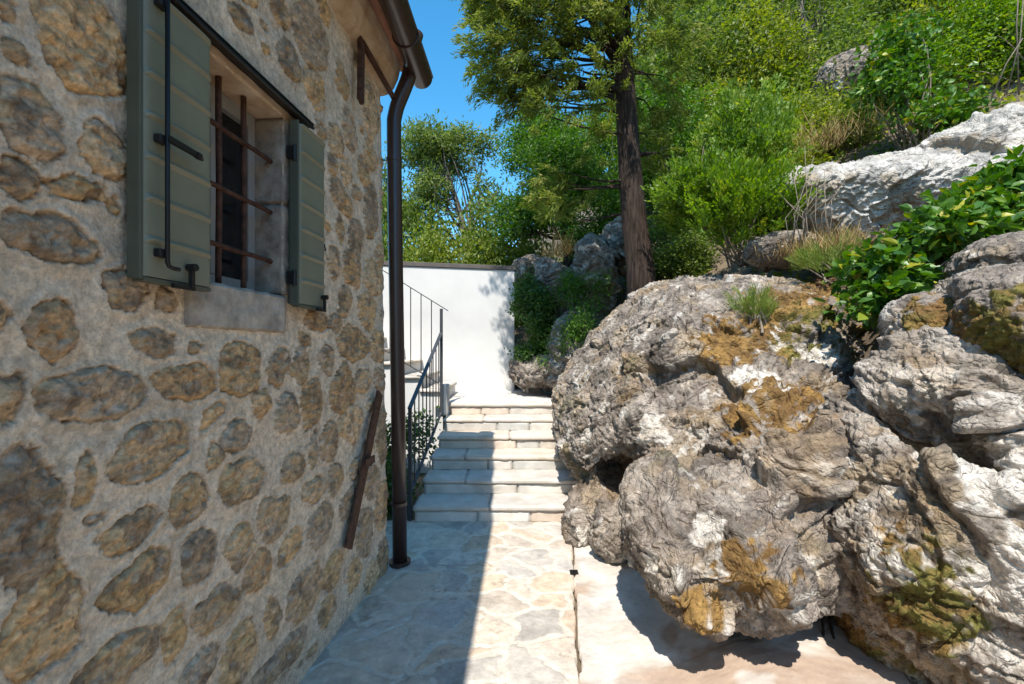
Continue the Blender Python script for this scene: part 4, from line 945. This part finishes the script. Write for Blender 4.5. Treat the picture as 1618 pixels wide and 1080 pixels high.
# hillside trees: three kinds, copied
def proto(name, leafm, h, seed, per, ncl, L, Wd, rad):
    r_ = np.random.default_rng(seed)
    bl = [((0, 0, h*.62), (rad, rad, h*.34)), ((rad*.5, .1, h*.5), (rad*.6, rad*.6, h*.22)), ((-rad*.5, -.2, h*.45), (rad*.6, rad*.6, h*.22)), ((.1, -rad*.4, h*.36), (rad*.6, rad*.6, h*.2)), ((-.1, 0, h*.85), (rad*.5, rad*.5, h*.15))]
    lean = r_.uniform(-.3, .3)
    return tree(name, None, (0, 0, 0), [(0, 0, -.3), (.03, 0, h*.25), (lean*.5, .05, h*.5), (lean, 0, h*.85)], [.11, .09, .06, .02], bl, ncl, per, .17, L, Wd, leafm, M['bark_grey'], r_, 16, None, .15, .05)
protos = [proto('woodland_tree', M['wood'], 4.2, 31, 46, 330, .095, .045, 1.05), proto('woodland_tree', M['holm'], 3.6, 32, 46, 340, .085, .04, 1.15), proto('woodland_tree', M['gold'], 3.4, 33, 44, 300, .095, .045, 1.0)]
def shrub_proto(name, leafm, h, rad, seed, ncl, per, L, Wd, sig=.12):
    r_ = np.random.default_rng(seed)
    bl = [((0, 0, h*.5), (rad, rad, h*.48)), ((rad*.5, 0, h*.35), (rad*.6, rad*.6, h*.33)), ((-rad*.5, .1, h*.35), (rad*.6, rad*.6, h*.33)), ((0, -rad*.4, h*.3), (rad*.6, rad*.5, h*.3))]
    root = thing(name, None, 'shrub', (0, 0, 0)); cen = clumps(bl, ncl, r_, .06, 1.4, seed)
    mb = MB()
    for q in cen[:26]: limb(mb, (r_.normal()*.08, r_.normal()*.08, -.15), q, .014, .004, r_, .1, 6, 5)
    mb.build('stems', M['twig'], root, True)
    foliage('leaves', cen, per, sig, L, Wd, leafm, root, r_); return root
sprotos = [shrub_proto('hillside_shrub', M['gold'], 1.5, .75, 41, 240, 42, .075, .036), shrub_proto('hillside_shrub', M['wood'], 1.7, .8, 42, 240, 42, .075, .04), shrub_proto('hillside_shrub', M['pome'], 1.4, .7, 43, 240, 46, .065, .03)]
used = set()
def put(pr, key, x, Y, h, rz, label, group, sc=None, zoff=0):
    o = pr if key not in used else copy_tree(pr); used.add(key)
    o.location = (x, Y, gz(x, Y)+zoff); s_ = sc or h; o.scale = (s_, s_, h); o.rotation_euler = (0, 0, rz); o['label'] = label; o['category'] = 'tree' if 'tree' in o.name else 'shrub'; o['group'] = group
    return o
FT = [(0, 1075, 9.6, 1.05, 'woodland tree seen through the right side of the juniper crown'), (1, 1050, 8.4, .80, 'dark bushy tree right behind the juniper trunk'), (0, 1130, 10.6, 1.2, 'tall light tree behind the bright shrub'),
      (2, 1185, 9.2, .9, 'yellow green tree just above the bright shrub'), (1, 1235, 11.0, 1.2, 'dark tree high on the slope above the bright shrub'), (0, 1300, 11.5, 1.15, 'tree with bare grey stems at the top of the slope'),
      (2, 1360, 12.0, 1.1, 'yellow green tree above the grey slanting rock'), (1, 1440, 11.5, 1.1, 'dark tree at the top edge above the hillside shrubs'), (0, 1520, 10.5, 1.0, 'light tree near the top right of the slope'),
      (2, 1600, 9.5, 1.0, 'yellow green tree in the top right corner'), (0, 1010, 12.5, 1.15, 'distant tree seen behind the juniper crown'), (1, 955, 11.8, 1.0, 'tree filling the gap behind the round evergreen'),
      (0, 1095, 12.8, 1.4, 'tallest distant tree right of the juniper crown'), (1, 1165, 13.0, 1.3, 'distant dark tree on the upper slope'), (2, 1130, 8.4, .62, 'small yellow green tree behind the bright shrub'),
      (1, 1190, 14.5, 1.5, 'farthest tree along the wooded skyline'), (0, 1270, 14.0, 1.4, 'far light tree along the wooded skyline')]
for i, (k, px, Y, s_, lab) in enumerate(FT):
    put(protos[k], ('t', k), (px-809)*Y/719, Y, s_, i*1.7, lab, 'trees on the hillside', s_*1.05)
FS = [(0, 1270, 7.6, .9, 'yellow shrub beside the bright green shrub'), (1, 1310, 8.6, 1.1, 'shrub left of the grey slanting rock'), (0, 1215, 7.2, .9, 'shrub above the top of the bright shrub'), (1, 1455, 8.6, 1.1, 'shrub just right of the grey slanting rock'),
      (0, 1530, 7.6, 1.0, 'yellow green shrub above the broad leaved hillside shrub'), (2, 1580, 6.7, .8, 'bright shrub above the bluish white outcrop'), (0, 1610, 7.6, 1.1, 'yellow shrub at the right edge above the outcrop'),
      (2, 1480, 7.0, .9, 'green shrub behind the broad leaved hillside shrub'), (1, 1385, 9.6, 1.1, 'shrub behind the grey slanting rock'), (0, 1545, 9.2, 1.1, 'shrub high on the slope at the right'), (1, 1335, 7.2, .55, 'low shrub in front of the grey slanting rock'),
      (2, 1250, 9.0, 1.0, 'green shrub under the woodland trees'), (1, 1120, 7.6, .8, 'shady shrub between the juniper trunk and bright shrub'), (1, 1070, 7.0, .6, 'dark low shrub beside the juniper trunk'), (0, 1420, 10.3, 1.2, 'pale shrub below the trees at the top edge'),
      (2, 1640, 6.0, .9, 'bright shrub cut by the right edge')]
for i, (k, px, Y, s_, lab) in enumerate(FS):
    put(sprotos[k], ('s', k), (px-809)*Y/719, Y, s_, i*2.1, lab, 'shrubs on the hillside', s_*1.1, -.1)
# low bushes behind the white wall
for i, (px, Y, s_, k, lab) in enumerate([(640, 11.0, .95, 1, 'low bush behind the white wall near the downpipe'), (690, 10.2, .75, 0, 'low bush behind the white wall left of the slender trunk'), (765, 10.0, .72, 0, 'low yellowish bush right of the slender trunk'), (800, 10.4, .9, 1, 'bush at the right end of the white wall'), (600, 12.5, 1.2, 1, 'bush glimpsed between the house corner and downpipe'), (835, 9.4, .75, 2, 'bush on the bank under the round evergreen')]):
    put(sprotos[k], ('s', k), (px-809)*Y/719, Y, s_*(2.1 if Y > 9.6 else 1), i*1.3, lab, 'bushes behind the white wall', s_*1.5)
for i, (px, py, Y, lab) in enumerate([(1275, 150, 9.3, 'bare grey stems of a thin tree above the bright shrub'), (1240, 130, 9.8, 'thin leaning grey tree left of the bare stems')]):
    b_ = np.array(at(px, py, Y)); b_[2] = gz(b_[0], Y)-.1
    tree('thin_tree', lab, b_, [b_, b_+np.array([.1, 0, 1.2]), b_+np.array([-.05, .1, 2.4]), b_+np.array([.12, .1, 3.6])], [.07, .06, .045, .02], [(b_+np.array([0, 0, 2.9]), (.6, .6, .8)), (b_+np.array([.3, -.1, 1.9]), (.45, .4, .6))], 70, 18, .10, .08, .035, M['wood'], M['bark_grey'], rg, 16, None, .2, .1, twigs=30)
def bush(name, label, blobs, base, ncl, per, sig, L, Wd, mat, seed, six=False, stems=24, cat='shrub', sp=None, droop=0., up=.3, tvar=.35, stemm='twig', fold=.12, gap=.06):
    r_ = np.random.default_rng(seed); base = np.asarray(base, float); root = thing(name, label, cat, tuple(base)); cen = clumps(blobs, ncl, r_, gap, 1.6, seed)
    mb = MB()
    for q in cen[:stems]: limb(mb, (r_.normal()*.06, r_.normal()*.06, -.1), q-base, .012, .003, r_, .1, 6, 5)
    mb.build('stems', M[stemm], root, True)
    al = None
    if sp is not None:
        al = cen-base; al /= np.linalg.norm(al, axis=1)[:, None]; al = al*.8+rdir(len(cen), r_)*.5; al[:, 2] += sp
    foliage('leaves', cen, per, sig, L, Wd, mat, root, r_, along=al, six=six, origin=base, droop=droop, up=up, tvar=tvar, fold=fold); return root
bush('pomegranate_shrub', 'bright green feathery shrub on top of the huge boulder', [(A(1160, 340, 5.0), (.72, .6, .45)), (A(1180, 240, 5.1), (.50, .5, .60)), (A(1110, 330, 4.9), (.45, .5, .40)), (A(1230, 310, 5.0), (.35, .4, .42)), (A(1210, 200, 5.3), (.3, .3, .35))],
     A(1170, 405, 5.0), 900, 46, .065, .050, .022, M['pome'], 61, sp=.25, stems=22, gap=.12)
bush('broad_leaved_bush', 'glossy broad leaved bush growing between the boulders', [(A(1420, 425, 3.3), (.34, .35, .24)), (A(1480, 395, 3.4), (.30, .35, .26)), (A(1555, 355, 3.4), (.34, .35, .26)), (A(1615, 318, 3.4), (.28, .3, .28)), (A(1400, 455, 3.1), (.16, .2, .13)), (A(1460, 440, 3.1), (.22, .25, .16)), (A(1385, 465, 3.2), (.14, .2, .12)), (A(1430, 485, 3.1), (.16, .2, .11)), (A(1500, 420, 3.2), (.2, .25, .14)), (A(1560, 370, 3.3), (.2, .25, .14)), (A(1385, 425, 2.95), (.15, .2, .15)), (A(1430, 400, 2.95), (.2, .2, .17)), (A(1500, 375, 2.95), (.2, .2, .14)), (A(1395, 470, 2.8), (.09, .12, .10))],
     A(1440, 480, 3.3), 600, 15, .06, .074, .048, M['broad'], 62, True, stems=12, fold=.16, up=.45, tvar=.6)
bush('broad_leaved_bush', 'leafy green shrub with pale upright stems on the slope', [(A(1430, 150, 6.0), (.55, .5, .55)), (A(1460, 200, 5.9), (.5, .5, .3)), (A(1420, 90, 6.0), (.35, .4, .45)), (A(1500, 190, 6.0), (.4, .4, .3))], A(1440, 230, 6.0), 260, 16, .09, .075, .05, M['broad'], 63, True, stems=40, up=.4, tvar=.5)
bush('ivy_bush', 'ivy bush hanging down the rock beside the white wall', [(A(845, 490, 7.2), (.30, .3, .55)), (A(850, 440, 7.6), (.3, .3, .25)), (A(835, 545, 7.2), (.2, .25, .2))], A(850, 520, 7.4), 260, 44, .07, .05, .032, M['ivy'], 64, stems=8)
bush('ivy_bush', 'feathery dark bush in the shade behind the huge boulder', [(A(920, 510, 6.5), (.28, .3, .38)), (A(895, 530, 6.6), (.25, .25, .25)), (A(945, 450, 6.8), (.2, .2, .3)), (A(870, 560, 6.7), (.25, .25, .2)), (A(900, 460, 6.9), (.2, .2, .3))], A(920, 560, 6.6), 150, 40, .07, .05, .018, M['holm'], 65)
bush('shrub', 'small leafy shrub in the shade under the lower railing', [((-1.25, 4.9, .40), (.30, .5, .38)), ((-1.15, 5.4, .55), (.22, .4, .35)), ((-1.35, 4.6, .3), (.25, .3, .28))], (-1.25, 4.9, 0), 170, 24, .08, .055, .036, M['ivy'], 66)
bush('grass_tuft', 'small feathery green tuft growing on the huge boulder', [(tuple(on(ROCK_A, 1195, 495)+np.array([0, 0, .05])), (.12, .12, .08))], tuple(on(ROCK_A, 1195, 500)), 60, 40, .03, .05, .004, M['turf'], 67, stems=10, cat='plant', sp=.6)
bush('grass_tuft', 'low green grassy patch beside the broad leaved bush', [(A(1310, 420, 3.9), (.26, .2, .06)), (A(1340, 405, 4.0), (.2, .2, .07))], A(1320, 430, 3.95), 90, 34, .03, .06, .004, M['turf'], 68, stems=4, cat='plant', sp=.7)
# dry grass with tall straw stems
def straws(name, label, spots, n, h, seed, cat='plant'):
    r_ = np.random.default_rng(seed); b0 = np.asarray(spots[0][0], float); root = None; Pn = []; Dn = []; Ln = []
    for (c_, rad) in spots:
        c_ = np.asarray(c_); P = c_+r_.normal(size=(n, 3))*np.array([rad, rad, .02]); Pn.append(P); D_ = rdir(n, r_)*.55; D_[:, 2] = np.abs(D_[:, 2])+.55; Dn.append(D_); Ln.append(h*(.3+.9*r_.random(n)**1.5))
    P = np.concatenate(Pn)-b0; D_ = np.concatenate(Dn); L_ = np.concatenate(Ln)
    o = leaf_mesh(name, P, D_, rdir(len(P), r_), L_, np.full(len(P), .006), r_.random(len(P)), M['straw']); o.location = tuple(b0); return tag(o, label, cat)
straws('dry_grass', 'clump of dry brown grass and straw before the white outcrop', [(A(1300, 398, 4.2), .17), (A(1330, 392, 4.3), .15), (A(1270, 405, 4.3), .12)], 420, .22, 71)
straws('dry_grass', 'dry pale grass tuft below the grey slanting rock', [(A(1395, 140, 7.0), .2), (A(1330, 215, 6.2), .25), (A(1290, 230, 6.2), .2)], 240, .35, 72)
straws('dry_grass', 'dry reeds under the round evergreen beside the bank', [(A(875, 408, 8.0), .12), (A(895, 400, 8.0), .1)], 160, .5, 73)
r_ = np.random.default_rng(81); mb = MB()
for k in range(16):
    p = at(1270+r_.uniform(-25, 50), 392+r_.uniform(-8, 8), 4.2); mb.tube([p, p+Vector((r_.normal()*.06, r_.normal()*.05, .3)), p+Vector((r_.normal()*.16, r_.normal()*.1, r_.uniform(.45, .85)))], [.005, .004, .002], 4)
o = mb.build('dead_stems', M['litter'] if False else M['twig'], None, True); tag(o, 'thin dead stems standing before the white outcrop', 'plant')
mb = MB()
for a_, b_, c_ in (((1590, 150, 5.2), (1612, 60, 5.1), (1618, -20, 5.0)), ((1565, 160, 5.2), (1590, 100, 5.1), (1616, 60, 5.0)), ((1610, 150, 5.2), (1606, 40, 5.1), (1610, -30, 5.0))):
    mb.tube([A(*a_), A(*b_), A(*c_)], [.008, .007, .005], 5)
o = mb.build('bare_branches', M['twig'], None, True); tag(o, 'pale bare branches rising over the bluish outcrop', 'branch')
# roots and leaf litter under the pale boulder
mb = MB(); r_ = np.random.default_rng(83)
for k in range(4):
    p = np.array((1.62+k*.05, 2.2+r_.uniform(0, .3), .45)); q = np.array((1.42+k*.06, 1.95+r_.uniform(0, .25), .07)); limb(mb, p+np.array([.05*k, .2, -.1]), q+np.array([-.12+.09*k, -.1*k+.2, 0]), .013, .004, r_, .12, 10, 6)
o = mb.build('exposed_roots', M['bark'], None, True); tag(o, 'tangled exposed roots in the hollow under the pale boulder', 'roots')
n = 900; X_ = r_.uniform(1.0, 2.6, n); Y_ = r_.uniform(3.2, 5.3, n)
# ground cover on the slope and litter
n = 26000; X_ = r_.uniform(1.2, 14, n); Y_ = r_.uniform(4.5, 16, n); dens = noise(np.stack([X_, Y_, 0*X_], 1)*.8, 3); kp = (dens > -.15) & (X_-x_foot(Y_) > .9); X_, Y_ = X_[kp], Y_[kp]
P = np.stack([X_, Y_, ground_z(X_, Y_)-.06+r_.random(len(X_))**2*.28], 1); D_ = rdir(len(P), r_); D_[:, 2] = np.abs(D_[:, 2])*.6+.2; Nn = rdir(len(P), r_)*.7; Nn[:, 2] += .8
o = leaf_mesh('ground_cover', P, D_, Nn, .05+.07*r_.random(len(P)), .03+.03*r_.random(len(P)), .3+.7*r_.random(len(P))*(.6+.8*noise(P*.9, 8)+.2), M['gold']); tag(o, 'low green undergrowth covering the slope', kind='stuff')
n = 5000; X_ = r_.uniform(1.6, 8, n); Y_ = r_.uniform(3.6, 9, n); kp = X_-x_foot(Y_) > .7; X_, Y_ = X_[kp], Y_[kp]
P = np.stack([X_, Y_, ground_z(X_, Y_)-.055], 1); D_ = rdir(len(P), r_); D_[:, 2] *= .25; Nn = rdir(len(P), r_)*.4; Nn[:, 2] += 1
n = 2600; X2 = np.concatenate([r_.uniform(2.0, 3.6, n), r_.uniform(1.05, 2.4, n)]); Y2 = np.concatenate([r_.uniform(3.0, 4.9, n), r_.uniform(1.2, 3.4, n)])
P2_ = np.stack([X2, Y2, ground_z(X2, Y2)-.055+r_.random(2*n)*.03], 1); D2_ = rdir(2*n, r_); D2_[:, 2] *= .4; N2_ = rdir(2*n, r_)*.6; N2_[:, 2] += 1
P = np.concatenate([P, P2_]); D_ = np.concatenate([D_, D2_]); Nn = np.concatenate([Nn, N2_])
big_ = np.where(P[:, 1] < 3.0, .45, 1)
o = leaf_mesh('leaf_litter', P, D_, Nn, (.03+.05*r_.random(len(P)))*big_, (.015+.02*r_.random(len(P)))*big_, r_.random(len(P))*big_, M['litter']); tag(o, 'brown fallen leaves scattered over the soil', kind='stuff')
